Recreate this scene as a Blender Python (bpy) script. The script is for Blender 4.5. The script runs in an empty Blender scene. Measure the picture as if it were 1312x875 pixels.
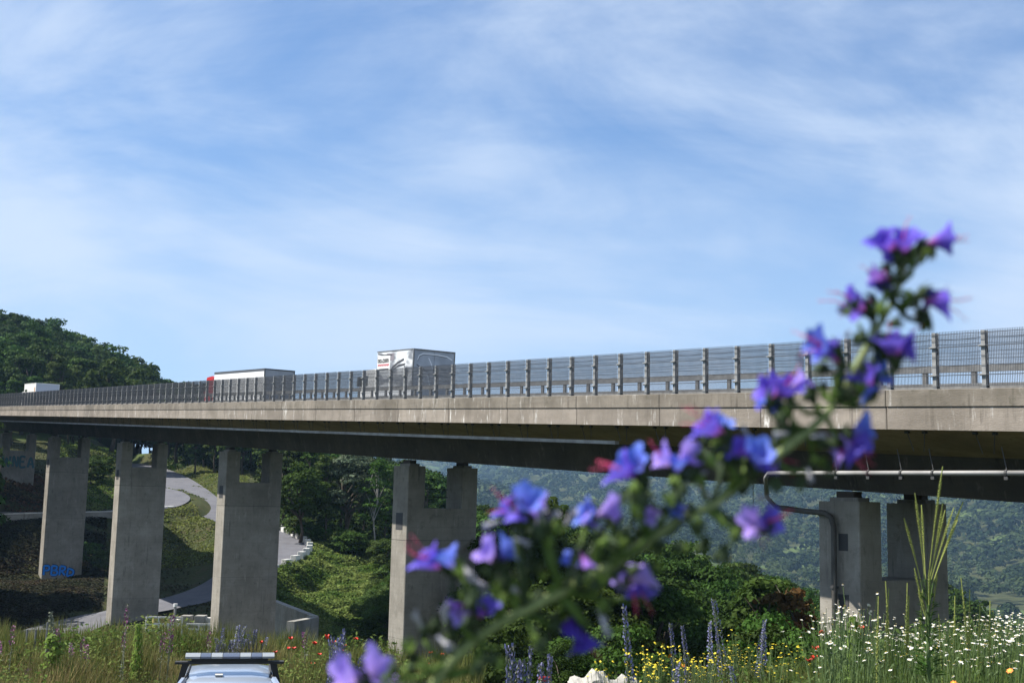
import bpy, bmesh, math, random
import numpy as np
from mathutils import Vector, Matrix
random.seed(7); RNG = np.random.default_rng(11)
S = bpy.context.scene
COL = S.collection
PI = math.pi
rad = math.radians

# ------------------------------------------------------------------ camera
FPX = 1550.0
PITCH = math.atan(208.5/FPX); ROLL = math.atan(.022)
Fv = np.array([0, math.cos(PITCH), math.sin(PITCH)])
_R0 = np.array([1.0, 0, 0]); _U0 = np.array([0, -math.sin(PITCH), math.cos(PITCH)])
Rv = math.cos(ROLL)*_R0 + math.sin(ROLL)*_U0
Uv = -math.sin(ROLL)*_R0 + math.cos(ROLL)*_U0
cam = bpy.data.cameras.new('camera'); camo = bpy.data.objects.new('camera', cam); COL.objects.link(camo)
cam.sensor_width = 36; cam.lens = FPX/1312*36
cam.clip_start = .05; cam.clip_end = 20000
camo.matrix_world = Matrix(((Rv[0], Uv[0], -Fv[0], 0), (Rv[1], Uv[1], -Fv[1], 0), (Rv[2], Uv[2], -Fv[2], 0), (0, 0, 0, 1)))
cam.dof.use_dof = True; cam.dof.focus_distance = 45; cam.dof.aperture_fstop = 7.8
S.camera = camo

# ------------------------------------------------------------------ world, sun, exposure
SUN_EL = 54.0; SUN_AZ = 270.0      # from the left (-X)
wd = bpy.data.worlds.new('World'); S.world = wd; wd.use_nodes = True
nt = wd.node_tree; N = nt.nodes; L = nt.links
bg = N['Background']
sky = N.new('ShaderNodeTexSky'); sky.sky_type = 'NISHITA'; sky.sun_disc = False
sky.sun_elevation = rad(SUN_EL); sky.sun_rotation = rad(SUN_AZ); sky.altitude = 400; sky.air_density = 1.0; sky.dust_density = .6; sky.ozone_density = 1.6
tc = N.new('ShaderNodeTexCoord')
sep = N.new('ShaderNodeSeparateXYZ'); L.new(tc.outputs['Generated'], sep.inputs[0])
def wmath(op, a, b=None, clamp=False):
    n = N.new('ShaderNodeMath'); n.operation = op; n.use_clamp = clamp
    for i, v in enumerate((a, b)):
        if v is None: continue
        if isinstance(v, (int, float)): n.inputs[i].default_value = v
        else: L.new(v, n.inputs[i])
    return n.outputs[0]
OX, OY = 12.7, 0.3
zc = wmath('ADD', wmath('MAXIMUM', sep.outputs[2], 0.0), .55)
cx = wmath('DIVIDE', sep.outputs[0], zc); cy = wmath('DIVIDE', sep.outputs[1], zc)
comb = N.new('ShaderNodeCombineXYZ'); L.new(cx, comb.inputs[0]); L.new(cy, comb.inputs[1])
def wnoise(scale, detail, rough, sx, sy, rot, off, dist=0.0):
    mp = N.new('ShaderNodeMapping'); mp.inputs['Scale'].default_value = (sx, sy, 1); mp.inputs['Rotation'].default_value = (0, 0, rad(rot)); mp.inputs['Location'].default_value = off
    L.new(comb.outputs[0], mp.inputs[0])
    n = N.new('ShaderNodeTexNoise'); n.inputs['Scale'].default_value = scale; n.inputs['Detail'].default_value = detail; n.inputs['Roughness'].default_value = rough
    n.inputs['Distortion'].default_value = dist
    L.new(mp.outputs[0], n.inputs[0]); return n.outputs[0]
def wramp(x, a, b):
    m = N.new('ShaderNodeMapRange'); m.interpolation_type = 'SMOOTHSTEP'
    m.inputs[1].default_value = a; m.inputs[2].default_value = b; L.new(x, m.inputs[0]); return m.outputs[0]
n1 = wnoise(1.7, 3, .5, 1.0, .8, 20, (OX, OY, 0), .4)
n2 = wnoise(2.6, 10, .60, .55, 1.1, -32, (OX+2.3, OY+4.1, 0), .9)
n3 = wnoise(7.0, 8, .60, .4, 1.2, 34, (7.4, 2.2, 0), .5)
cl = wmath('ADD', wmath('MULTIPLY', n1, .44), wmath('ADD', wmath('MULTIPLY', n2, .40), wmath('MULTIPLY', n3, .16)))
cl = wramp(cl, .40, .58)
hz = wmath('MULTIPLY', wmath('SUBTRACT', 1.0, wmath('DIVIDE', wmath('MAXIMUM', sep.outputs[2], 0.0), .30), True), .75)   # whiter air low over the horizon
cl = wmath('ADD', wmath('MULTIPLY', cl, .80), .14)
cl = wmath('ADD', cl, wmath('MULTIPLY', hz, wmath('SUBTRACT', 1.0, cl)))
mixc = N.new('ShaderNodeMixRGB'); L.new(cl, mixc.inputs[0]); tint = N.new('ShaderNodeMixRGB'); tint.blend_type = 'MULTIPLY'; tint.inputs[0].default_value = 1; tint.inputs[2].default_value = (.50, .90, 1.28, 1); L.new(sky.outputs[0], tint.inputs[1]); L.new(tint.outputs[0], mixc.inputs[1])
mixc.inputs[2].default_value = (6.0, 6.9, 8.4, 1)
L.new(mixc.outputs[0], bg.inputs[0]); bg.inputs[1].default_value = .06
el = rad(SUN_EL); azx, azy = -1.0, .04
sd = np.array([azx*math.cos(el), azy*math.cos(el), math.sin(el)]); sd /= np.linalg.norm(sd)
sun = bpy.data.lights.new('sun', 'SUN'); sun.energy = 5.0; sun.angle = rad(.5); sun.color = (1.0, .95, .86)
suno = bpy.data.objects.new('sun', sun); COL.objects.link(suno)
suno.rotation_euler = Vector(sd).to_track_quat('Z', 'Y').to_euler(); suno.location = (-40, 0, 80)
S.view_settings.view_transform = 'Standard'; S.view_settings.look = 'None'; S.view_settings.gamma = 1; S.view_settings.exposure = 1.0
S.render.engine = 'CYCLES'
S.cycles.use_denoising = True
S.cycles.max_bounces = 6; S.cycles.diffuse_bounces = 3; S.cycles.glossy_bounces = 3; S.cycles.transparent_max_bounces = 10; S.cycles.transmission_bounces = 3; S.cycles.volume_bounces = 0
S.cycles.caustics_reflective = False; S.cycles.caustics_refractive = False

# ------------------------------------------------------------------ photo pixel (1312x875) -> point in the place
def ray(x, y): return Fv + (x-656)/FPX*Rv + (437.5-y)/FPX*Uv
def at(x, y, Y):
    v = ray(x, y); return v/v[1]*Y
_v = ray(-341, 527); _n = math.hypot(_v[0], _v[1])
ES = np.array([_v[0]/_n, _v[1]/_n, 0]); TT = np.array([ES[1], -ES[0], 0]); GR = _v[2]/_n   # along the bridge, across it, its grade
D0 = 25.0
def B(s, o, h): return ES*s + TT*(D0+o) + np.array([0, 0, GR*s+h])
def on(x, y, o):
    v = ray(x, y); lam = (D0+o)/(v@TT); P = v*lam; s = P@ES
    return s, P[2]-GR*s, P[2]

# ------------------------------------------------------------------ helpers
def tag(o, label=None, cat=None, group=None, kind=None):
    if label: o['label'] = label
    if cat: o['category'] = cat
    if group: o['group'] = group
    if kind: o['kind'] = kind
    return o
def empty(name, loc=(0, 0, 0), label=None, cat=None, group=None, rz=0):
    o = bpy.data.objects.new(name, None); COL.objects.link(o); o.location = Vector(loc); o.rotation_euler = (0, 0, rz)
    o.empty_display_size = .3
    return tag(o, label, cat, group)
def put(name, me, parent=None, loc=None, rot=None, sc=None):
    o = bpy.data.objects.new(name, me); COL.objects.link(o)
    if parent is not None: o.parent = parent
    if loc is not None: o.location = Vector(loc)
    if rot is not None: o.rotation_euler = rot
    if sc is not None: o.scale = (sc,)*3 if isinstance(sc, (int, float)) else sc
    return o
class MB:
    def __init__(s): s.v = []; s.f = []; s.m = []; s.n = 0
    def add(s, vs, fs, mi=0):
        b = s.n; s.v.extend([tuple(map(float, p)) for p in vs]); s.n += len(vs)
        s.f.extend([tuple(b+i for i in f) for f in fs]); s.m.extend([mi]*len(fs)); return s
    def box(s, lo, hi, mi=0, f=None):
        x0, y0, z0 = lo; x1, y1, z1 = hi
        vs = [(x0,y0,z0),(x1,y0,z0),(x1,y1,z0),(x0,y1,z0),(x0,y0,z1),(x1,y0,z1),(x1,y1,z1),(x0,y1,z1)]
        if f: vs = [f(*p) for p in vs]
        return s.add(vs, [(0,3,2,1),(4,5,6,7),(0,1,5,4),(1,2,6,5),(2,3,7,6),(3,0,4,7)], mi)
    def tube(s, pts, r, n=6, mi=0, cap=True):
        P = [Vector(p) for p in pts]; k = len(P)
        rs = r if isinstance(r, (list, tuple)) else [r]*k
        vs = []; up = None
        for i in range(k):
            t = (P[min(i+1, k-1)]-P[max(i-1, 0)]).normalized()
            if up is None: up = Vector((0, 0, 1)) if abs(t.z) < .9 else Vector((1, 0, 0))
            a = t.cross(up).normalized(); b = a.cross(t).normalized(); up = b
            for j in range(n):
                q = 2*PI*j/n; vs.append(P[i]+(a*math.cos(q)+b*math.sin(q))*rs[i])
        fs = [(i*n+j, i*n+(j+1) % n, (i+1)*n+(j+1) % n, (i+1)*n+j) for i in range(k-1) for j in range(n)]
        if cap: fs += [tuple(range(n))[::-1], tuple((k-1)*n+j for j in range(n))]
        return s.add(vs, fs, mi)
    def mesh(s, name, mats, smooth=False):
        me = bpy.data.meshes.new(name); me.from_pydata(s.v, [], s.f)
        for m in (mats if isinstance(mats, (list, tuple)) else [mats]): me.materials.append(m)
        if any(s.m): me.polygons.foreach_set('material_index', s.m)
        if smooth: me.polygons.foreach_set('use_smooth', [True]*len(s.f))
        me.update(); return me
    def build(s, name, mats, parent=None, smooth=False, **k): return put(name, s.mesh(name, mats, smooth), parent, **k)
def np_mesh(name, V, Fq, mats, smooth=False, mi=None):
    """fast mesh from numpy: V (n,3), Fq (m,3 or 4)"""
    me = bpy.data.meshes.new(name); m, k = Fq.shape
    me.vertices.add(len(V)); me.vertices.foreach_set('co', V.astype(np.float32).ravel())
    me.loops.add(m*k); me.loops.foreach_set('vertex_index', Fq.astype(np.int32).ravel())
    me.polygons.add(m); me.polygons.foreach_set('loop_start', np.arange(m, dtype=np.int32)*k)
    for mm in (mats if isinstance(mats, (list, tuple)) else [mats]): me.materials.append(mm)
    if mi is not None: me.polygons.foreach_set('material_index', mi.astype(np.int32))
    if smooth: me.polygons.foreach_set('use_smooth', np.ones(m, dtype=bool))
    me.update(calc_edges=True); return me
def leafquads(C, Nn, size, rng, aspect=.6, fold=.25):
    """leaf shaped rhombi centred at C with normals Nn"""
    n = len(C); a = rng.normal(size=(n, 3)); a -= (a*Nn).sum(1)[:, None]*Nn; a /= np.linalg.norm(a, axis=1)[:, None]+1e-9
    b = np.cross(Nn, a); s = np.asarray(size).reshape(-1, 1)*np.ones((n, 1))
    V = np.empty((n, 4, 3)); V[:, 0] = C-a*s; V[:, 1] = C-b*s*aspect+Nn*s*fold; V[:, 2] = C+a*s; V[:, 3] = C+b*s*aspect+Nn*s*fold
    return V.reshape(-1, 3), np.arange(n*4).reshape(-1, 4)

# ------------------------------------------------------------------ materials
def mat(name, col, rough=.8, col2=None, scale=4.0, detail=6, bump=0.0, bscale=30, metal=0.0, spec=.4, stretch=(1, 1, 1), coord='Object', lo=.35, hi=.65, obrand=0.0, emit=None, alpha=None, coat=0):
    m = bpy.data.materials.new(name); m.use_nodes = True; t = m.node_tree; n = t.nodes; l = t.links
    p = n['Principled BSDF']; p.inputs['Roughness'].default_value = rough; p.inputs['Metallic'].default_value = metal
    p.inputs['Specular IOR Level'].default_value = spec; p.inputs['Coat Weight'].default_value = coat
    if coat: p.inputs['Coat Roughness'].default_value = .08
    p.inputs['Base Color'].default_value = (*col, 1)
    tcn = n.new('ShaderNodeTexCoord'); mp = n.new('ShaderNodeMapping'); mp.inputs['Scale'].default_value = stretch; l.new(tcn.outputs[coord], mp.inputs[0])
    out = None
    if col2 is not None:
        nz = n.new('ShaderNodeTexNoise'); nz.inputs['Scale'].default_value = scale; nz.inputs['Detail'].default_value = detail; nz.inputs['Roughness'].default_value = .62; l.new(mp.outputs[0], nz.inputs[0])
        mr = n.new('ShaderNodeMapRange'); mr.inputs[1].default_value = lo; mr.inputs[2].default_value = hi; l.new(nz.outputs[0], mr.inputs[0])
        mx = n.new('ShaderNodeMixRGB'); mx.inputs[1].default_value = (*col, 1); mx.inputs[2].default_value = (*col2, 1); l.new(mr.outputs[0], mx.inputs[0]); out = mx.outputs[0]
        l.new(out, p.inputs['Base Color'])
    if obrand:
        oi = n.new('ShaderNodeObjectInfo'); hs = n.new('ShaderNodeHueSaturation')
        a = n.new('ShaderNodeMapRange'); a.inputs[3].default_value = 1-obrand; a.inputs[4].default_value = 1+obrand; l.new(oi.outputs['Random'], a.inputs[0]); l.new(a.outputs[0], hs.inputs['Value'])
        b = n.new('ShaderNodeMath'); b.operation = 'MULTIPLY_ADD'; b.inputs[1].default_value = .06*obrand/.4; b.inputs[2].default_value = .5-.03*obrand/.4; l.new(oi.outputs['Random'], b.inputs[0]); l.new(b.outputs[0], hs.inputs['Hue'])
        if out: l.new(out, hs.inputs['Color'])
        else: hs.inputs['Color'].default_value = (*col, 1)
        out = hs.outputs[0]; l.new(out, p.inputs['Base Color'])
    if bump:
        bz = n.new('ShaderNodeTexNoise'); bz.inputs['Scale'].default_value = bscale; bz.inputs['Detail'].default_value = 5; l.new(mp.outputs[0], bz.inputs[0])
        bp = n.new('ShaderNodeBump'); bp.inputs['Strength'].default_value = bump; bp.inputs['Distance'].default_value = .05; l.new(bz.outputs[0], bp.inputs['Height']); l.new(bp.outputs[0], p.inputs['Normal'])
    if emit: p.inputs['Emission Color'].default_value = (*emit, 1); p.inputs['Emission Strength'].default_value = 1
    if alpha is not None: p.inputs['Alpha'].default_value = alpha
    return m
def leafmat(name, col, col2, scale=.6, trans=.3, obrand=.3, rough=.7, spec=.07, coord='Object', lo=.38, hi=.62, isl=(.65, 1.4)):
    m = bpy.data.materials.new(name); m.use_nodes = True; t = m.node_tree; n = t.nodes; l = t.links
    p = n['Principled BSDF']; p.inputs['Roughness'].default_value = rough; p.inputs['Specular IOR Level'].default_value = spec
    tcn = n.new('ShaderNodeTexCoord'); nz = n.new('ShaderNodeTexNoise'); nz.inputs['Scale'].default_value = scale; nz.inputs['Detail'].default_value = 4; l.new(tcn.outputs[coord], nz.inputs[0])
    mr = n.new('ShaderNodeMapRange'); mr.inputs[1].default_value = lo; mr.inputs[2].default_value = hi; l.new(nz.outputs[0], mr.inputs[0])
    mx = n.new('ShaderNodeMixRGB'); mx.inputs[1].default_value = (*col, 1); mx.inputs[2].default_value = (*col2, 1); l.new(mr.outputs[0], mx.inputs[0])
    # leaf to leaf variation
    ge = n.new('ShaderNodeNewGeometry'); hs = n.new('ShaderNodeHueSaturation'); l.new(mx.outputs[0], hs.inputs['Color'])
    a = n.new('ShaderNodeMapRange'); a.inputs[3].default_value = isl[0]; a.inputs[4].default_value = isl[1]; l.new(ge.outputs['Random Per Island'], a.inputs[0])
    oi = n.new('ShaderNodeObjectInfo'); b = n.new('ShaderNodeMapRange'); b.inputs[3].default_value = 1-obrand; b.inputs[4].default_value = 1+obrand; l.new(oi.outputs['Random'], b.inputs[0])
    c = n.new('ShaderNodeMath'); c.operation = 'MULTIPLY'; l.new(a.outputs[0], c.inputs[0]); l.new(b.outputs[0], c.inputs[1]); l.new(c.outputs[0], hs.inputs['Value'])
    hh = n.new('ShaderNodeMapRange'); hh.inputs[3].default_value = .5-.05*obrand; hh.inputs[4].default_value = .5+.07*obrand; l.new(oi.outputs['Random'], hh.inputs[0]); l.new(hh.outputs[0], hs.inputs['Hue'])
    l.new(hs.outputs[0], p.inputs['Base Color'])
    tr = n.new('ShaderNodeBsdfTranslucent'); l.new(hs.outputs[0], tr.inputs[0]); ms = n.new('ShaderNodeMixShader'); ms.inputs[0].default_value = trans
    l.new(p.outputs[0], ms.inputs[1]); l.new(tr.outputs[0], ms.inputs[2]); l.new(ms.outputs[0], n['Material Output'].inputs[0])
    return m

def concrete(name, base, dark, streak, streak_amt=.5, moss=None):
    """weathered concrete: cloudy tone, vertical run-down streaks, fine grain"""
    m = bpy.data.materials.new(name); m.use_nodes = True; t = m.node_tree; n = t.nodes; l = t.links; p = n['Principled BSDF']; p.inputs['Roughness'].default_value = .88; p.inputs['Specular IOR Level'].default_value = .25
    geo = n.new('ShaderNodeNewGeometry')
    def nz(scale, st, det=6):
        mp = n.new('ShaderNodeMapping'); mp.inputs['Scale'].default_value = st; l.new(geo.outputs['Position'], mp.inputs[0])
        q = n.new('ShaderNodeTexNoise'); q.inputs['Scale'].default_value = scale; q.inputs['Detail'].default_value = det; q.inputs['Roughness'].default_value = .65; l.new(mp.outputs[0], q.inputs[0]); return q.outputs[0]
    def ramp(x, a, b):
        r = n.new('ShaderNodeMapRange'); r.inputs[1].default_value = a; r.inputs[2].default_value = b; l.new(x, r.inputs[0]); return r.outputs[0]
    def mul(x, k):
        r = n.new('ShaderNodeMath'); r.operation = 'MULTIPLY'; l.new(x, r.inputs[0])
        if isinstance(k, float): r.inputs[1].default_value = k
        else: l.new(k, r.inputs[1])
        return r.outputs[0]
    def mix(f, a, b):
        r = n.new('ShaderNodeMixRGB'); l.new(f, r.inputs[0])
        for i, c in ((1, a), (2, b)):
            if isinstance(c, tuple): r.inputs[i].default_value = (*c, 1)
            else: l.new(c, r.inputs[i])
        return r.outputs[0]
    c = mix(ramp(nz(.5, (1, 1, 1.3)), .35, .68), base, dark)
    c = mix(mul(ramp(nz(2.2, (1, 1, .16)), .5, .72), .6), c, dark)
    c = mix(mul(mul(ramp(nz(2.2, (1.6, 1.6, .25), 9), .57, .66), ramp(nz(7, (1, 1, .5)), .4, .6)), streak_amt), c, streak)
    c = mix(mul(ramp(nz(1.0, (.15, .15, 9), 4), .48, .72), .38), c, dark)   # board marks and pour lines
    c = mix(mul(mul(ramp(nz(3.2, (1.6, 1.6, .10), 6), .56, .66), ramp(nz(.8, (1, 1, 1)), .45, .6)), .75), c, tuple(v*.6 for v in dark))   # dark runs
    if moss: c = mix(mul(ramp(nz(3.0, (1, 1, .7)), .56, .72), .7), c, moss)
    oi = n.new('ShaderNodeObjectInfo'); hs = n.new('ShaderNodeHueSaturation'); a = n.new('ShaderNodeMapRange'); a.inputs[3].default_value = .9; a.inputs[4].default_value = 1.1
    l.new(oi.outputs['Random'], a.inputs[0]); l.new(a.outputs[0], hs.inputs['Value']); l.new(c, hs.inputs['Color']); l.new(hs.outputs[0], p.inputs['Base Color'])
    bp = n.new('ShaderNodeBump'); bp.inputs['Strength'].default_value = .5; bp.inputs['Distance'].default_value = .02; l.new(nz(9, (1, 1, 3.5)), bp.inputs['Height']); l.new(bp.outputs[0], p.inputs['Normal'])
    return m
M = {}
M['fascia'] = concrete('fascia_concrete', (.30, .262, .225), (.165, .142, .118), (.60, .58, .55), 1.0)
M['coping'] = concrete('coping_concrete', (.25, .22, .185), (.12, .105, .085), (.46, .44, .41), .7, moss=(.075, .07, .05))
M['soffit'] = concrete('soffit_concrete', (.30, .24, .16), (.17, .135, .09), (.2, .17, .12), .5)
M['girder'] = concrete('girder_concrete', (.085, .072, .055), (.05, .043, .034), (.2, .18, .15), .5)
M['pier'] = concrete('pier_concrete', (.31, .288, .25), (.20, .182, .155), (.40, .38, .34), .6, moss=(.135, .122, .10))
M['joint'] = mat('joint_sealant', (.06, .06, .055), .9)  # dark filler in the joints between pier lifts
M['post'] = mat('galvanised_post', (.30, .30, .295), .6, (.20, .2, .2), 6, metal=.35)
M['wire'] = mat('dark_wire', (.075, .08, .09), .5, metal=.3)
M['rail'] = mat('galvanised_rail', (.23, .235, .24), .55, (.15, .15, .15), 5, metal=.4)
M['steel'] = mat('dark_steel', (.05, .05, .05), .6)
M['pipe'] = mat('grey_drain_pipe', (.30, .295, .29), .5, (.19, .185, .18), 1.2)
M['cable_tray'] = mat('tray_grey', (.36, .35, .34), .7, (.2, .19, .18), 1.5)
M['hatch'] = mat('dark_hatch', (.05, .05, .052), .7)
M['bearing'] = mat('bearing_rust', (.06, .045, .035), .8)
M['asphalt'] = mat('asphalt', (.115, .115, .128), .9, (.085, .085, .098), .6, bump=.3, bscale=40)
M['gravel'] = mat('gravel', (.30, .25, .19), .95, (.2, .16, .11), 1.2, bump=.5, bscale=20)
M['blockwhite'] = mat('white_block', (.66, .65, .62), .8, (.5, .49, .46), 3)
M['wallconc'] = concrete('wall_concrete', (.36, .35, .32), (.22, .21, .19), (.5, .5, .47), .4)
M['white'] = mat('white_paint', (.78, .78, .77), .45, (.68, .68, .67), 1.5)
M['shaded_doors'] = mat('shade_grey_truck_door', (.34, .36, .40), .5, (.28, .3, .33), 1.0)  # trailer doors greyed: shade of the rear face put into the colour
M['red'] = mat('red_cab_paint', (.50, .03, .035), .3, coat=.5)
M['black'] = mat('black_rubber', (.02, .02, .02), .75)
M['darkred'] = mat('dark_red_chassis', (.10, .03, .03), .6)
M['glass'] = mat('dark_glass', (.02, .025, .03), .08, spec=.6)
M['bark'] = mat('bark', (.10, .08, .06), .9, (.05, .04, .03), 4, stretch=(1, 1, .2), bump=.6, bscale=12)
M['bark_birch'] = mat('birch_bark', (.26, .25, .23), .8, (.15, .14, .13), 3, stretch=(1, 1, 3), lo=.5, hi=.7)
# net: real open fabric netting, about half holes
def netmat(name, col, fac):
    m = bpy.data.materials.new(name); m.use_nodes = True; n = m.node_tree.nodes; l = m.node_tree.links; p = n['Principled BSDF']; p.inputs['Base Color'].default_value = (*col, 1); p.inputs['Roughness'].default_value = .8
    tr = n.new('ShaderNodeBsdfTransparent'); ms = n.new('ShaderNodeMixShader'); ms.inputs[0].default_value = fac
    l.new(tr.outputs[0], ms.inputs[1]); l.new(p.outputs[0], ms.inputs[2]); l.new(ms.outputs[0], n['Material Output'].inputs[0]); return m
M['net'] = netmat('grey_netting', (.13, .145, .17), .42)

# ------------------------------------------------------------------ terrain height
CP = []
def cw(x, y, z): CP.append((x, y, z))
def cp(px, py, Y): CP.append(tuple(at(px, py, Y)))
for p in [(0,0,-1.55),(3,0,-1.5),(6,2,-1.45),(-3,0,-1.9),(0,-12,-1.2),(-8,-6,-3.0),(8,-10,-1.0),(0,5,-1.75),(2,7,-1.6),(3.5,9,-1.55),(5.5,9.5,-1.5),(8,10,-1.4),(12,9,-1.2),(16,4,-1.0),(1,11,-2.1),(2.5,12.5,-2.05),
          (-1.5,6,-2.6),(-4.5,6,-4.0),(-4.3,12,-4.15),(-4.3,18,-4.2),(-4.3,21,-4.1),(-12,18,-4.2),(-20,20,-4.2),(-30,22,-4.4),(-12,4,-4.1),(-10,24,-3.9),(-5,24,-3.9),(-5,30,-4.0),(-12,31,-4.1),(-18,32,-4.4),
          (-1.8,20,-3.05),(-2.2,25,-3.6),(1.1,14,-2.6),(2.5,16,-3.2),(6,16,-3.0),(0,30,-6),(7,22,-6),(12,20,-5.5),(18,16,-4),(10,36,-10),(20,34,-9.5),(30,30,-8),(22,10,-1.5),(40,0,-2),(60,-40,-2),(30,-30,-1)]: cw(*p)
for p in [(-12,42,-9),(-20,42,-9.5),(-5,45,-9.5),(-32,40,-8),(-30,60,-10.5),(-18,62,-10.8),(-6,62,-11),(8,60,-12.5),(22,60,-13),(40,50,-12),(-55,40,-6),(-60,70,-8),(70,40,-10),(90,80,-20)]: cw(*p)
for p in [(300,880,83),(170,850,98),(410,830,90),(450,818,102),(500,812,103),(450,778,114),(400,735,128),(390,762,121),(372,705,131),(500,775,112),(480,745,124),(420,800,108),(440,705,140),(420,688,152),(500,700,152),(560,725,135),
          (75,744,127),(50,742,124),(0,742,124),(0,710,129),(75,712,131),(30,690,132),(90,690,134),(125,742,124),(-60,742,120),
          (2,612,150),(30,621,150),(54,640,148),(-40,598,150),(-10,590,158),(60,604,172),(110,604,176),(140,584,192),(125,640,158),
          (220,790,104),(240,748,124),(205,700,138),(245,700,140),(262,722,128),(330,742,120),
          (212,607,190),(275,652,158),(320,662,150),(300,612,180),(255,604,200),(255,664,151),(236,646,160),(264,674,143),
          (0,470,260),(100,520,260),(180,606,255),(235,602,250),(300,600,230),(400,614,212),(460,640,190),(500,650,208),(-60,480,240),(0,545,205),(60,560,205)]: cp(*p)
for p in [(560,700,210),(-0,0,0)][:1]: cp(*p)
for p in [(0,110,-14),(12,110,-15.5),(30,110,-16),(8,80,-14),(24,78,-14.5),(45,90,-17),(0,150,-17),(25,160,-20),(60,150,-22),(0,210,-21),(40,220,-26),(90,210,-30),(20,300,-34),(90,320,-38),(0,400,-42),(120,400,-46),(-60,320,-12),(-90,400,-25),(-150,300,14),(-130,220,20),(-160,140,6),(-100,80,-6),(-200,100,8),(-220,260,30),(-190,400,0),(150,100,-28),(160,260,-42),(-120,-60,-4),(60,-120,0),(0,-200,2),(-200,-150,0),(250,0,-20),(280,150,-38),(250,350,-48),(-300,0,4),(-350,300,10)]: cw(*p)
CP = np.array(CP)
def _k(r2): return .5*r2*np.log(r2+1e-6)
def fit(Pp):
    X = Pp[:, :2]/100; n = len(X); K = _k(((X[:, None]-X[None])**2).sum(2)) + np.eye(n)*2e-5
    Q = np.c_[np.ones(n), X]; A = np.block([[K, Q], [Q.T, np.zeros((3, 3))]]); w = np.linalg.solve(A, np.r_[Pp[:, 2], 0, 0, 0]); return X, w
_X, _w = fit(CP)
def H_near(x, y):
    q = np.c_[x, y]/100; out = np.empty(len(q))
    for i in range(0, len(q), 20000):
        c = q[i:i+20000]; out[i:i+20000] = _k(((c[:, None]-_X[None])**2).sum(2)) @ _w[:-3] + _w[-3] + c @ _w[-2:]
    return out
def H_far(x, y):
    r = np.hypot(x, y); a = np.arctan2(x, y)
    h = np.interp(r, [0, 350, 620, 860, 1000, 1300, 1800, 2500, 3200, 3900, 6500], [-30, -46, -62, -50, -32, -4, 42, 100, 165, 200, 170])
    lf = np.clip((a+.30)/.14, 0, 1); h = np.where(h > -30, -30+(h+30)*(.25+.75*lf), h)
    u = np.clip((r-500)/1500, 0, 1)
    h = h + u*(28*np.sin(a*9+r/520+1.0) + 16*np.sin(a*21-r/310) + 8*np.sin(a*47+r/150))
    h = h + (6*np.sin(x/83+y/140)+4*np.sin(x/47-y/61+2))*np.clip((r-300)/400, 0, 1)
    return h
# roads (photo x, photo y, distance) -> centre lines
def path(pts, w):
    P = np.array([at(*p) for p in pts]); t = np.linspace(0, len(P)-1, (len(P)-1)*10+1)
    # Catmull-Rom
    out = []
    for u in t:
        i = min(int(u), len(P)-2); f = u-i; p0, p1, p2, p3 = P[max(i-1, 0)], P[i], P[i+1], P[min(i+2, len(P)-1)]
        out.append(.5*((2*p1)+(-p0+p2)*f+(2*p0-5*p1+4*p2-p3)*f*f+(-p0+3*p1-3*p2+p3)*f**3))
    return np.array(out), w
ROADS = [path([(130,592,240),(175,596,218),(210,608,196),(240,627,176),(275,657,158),(320,676,150),(350,690,140),(362,703,132),(346,717,125),(310,735,120),(255,764,116),(200,777,111),(165,784,108),(125,793,106),(85,805,103),(40,820,98),(-60,845,92)], 5.6),
         path([(-120,658,136),(-40,657,138),(60,657,141),(140,656,145),(192,651,151),(213,644,156),(218,636,162),(204,628,169),(172,622,177),(130,617,188)], 5.0)]
CAR_ROAD = (np.array([(-60, 21, -4.35), (-30, 20, -4.28), (-12, 18, -4.2), (-4.3, 17.5, -4.2), (-4.0, 12, -4.15), (-4.5, 6, -4.05), (-6, 0, -3.7), (-8, -8, -3.3), (-10, -30, -3.0)]), 5.0)
def _seg(pts, w):
    P, = [pts]; t = np.linspace(0, len(P)-1, (len(P)-1)*12+1); out = []
    for u in t:
        i = min(int(u), len(P)-2); f = u-i; p0, p1, p2, p3 = P[max(i-1, 0)], P[i], P[i+1], P[min(i+2, len(P)-1)]
        out.append(.5*((2*p1)+(-p0+p2)*f+(2*p0-5*p1+4*p2-p3)*f*f+(-p0+3*p1-3*p2+p3)*f**3))
    return np.array(out), w
ROADS.append(_seg(*CAR_ROAD))
def H(x, y):
    x = np.atleast_1d(np.asarray(x, float)); y = np.atleast_1d(np.asarray(y, float))
    r = np.hypot(x, y); k = np.clip((r-300)/130, 0, 1); k = k*k*(3-2*k)
    hn = np.zeros_like(x); m = r < 431
    if m.any(): hn[m] = H_near(x[m], y[m])
    h = hn*(1-k) + H_far(x, y)*k
    h = h + .12*np.sin(x*.7+y*.31)*np.clip((r-30)/60, 0, 1)*(r < 400)
    for P, w in ROADS:
        m = (x > P[:, 0].min()-15) & (x < P[:, 0].max()+15) & (y > P[:, 1].min()-15) & (y < P[:, 1].max()+15)
        if not m.any(): continue
        d2 = (x[m][:, None]-P[None, :, 0])**2+(y[m][:, None]-P[None, :, 1])**2; j = d2.argmin(1); d = np.sqrt(d2[np.arange(len(j)), j])
        wt = np.exp(-d2/9.0)+1e-12; zz = (wt*P[None, :, 2]).sum(1)/wt.sum(1)
        kk = np.clip(1-(d-w/2-.6)/3.0, 0, 1); kk = kk*kk*(3-2*kk); h[m] = h[m]*(1-kk)+(zz-.12)*kk
    return h
def H1(x, y): return float(H(x, y)[0])

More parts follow.
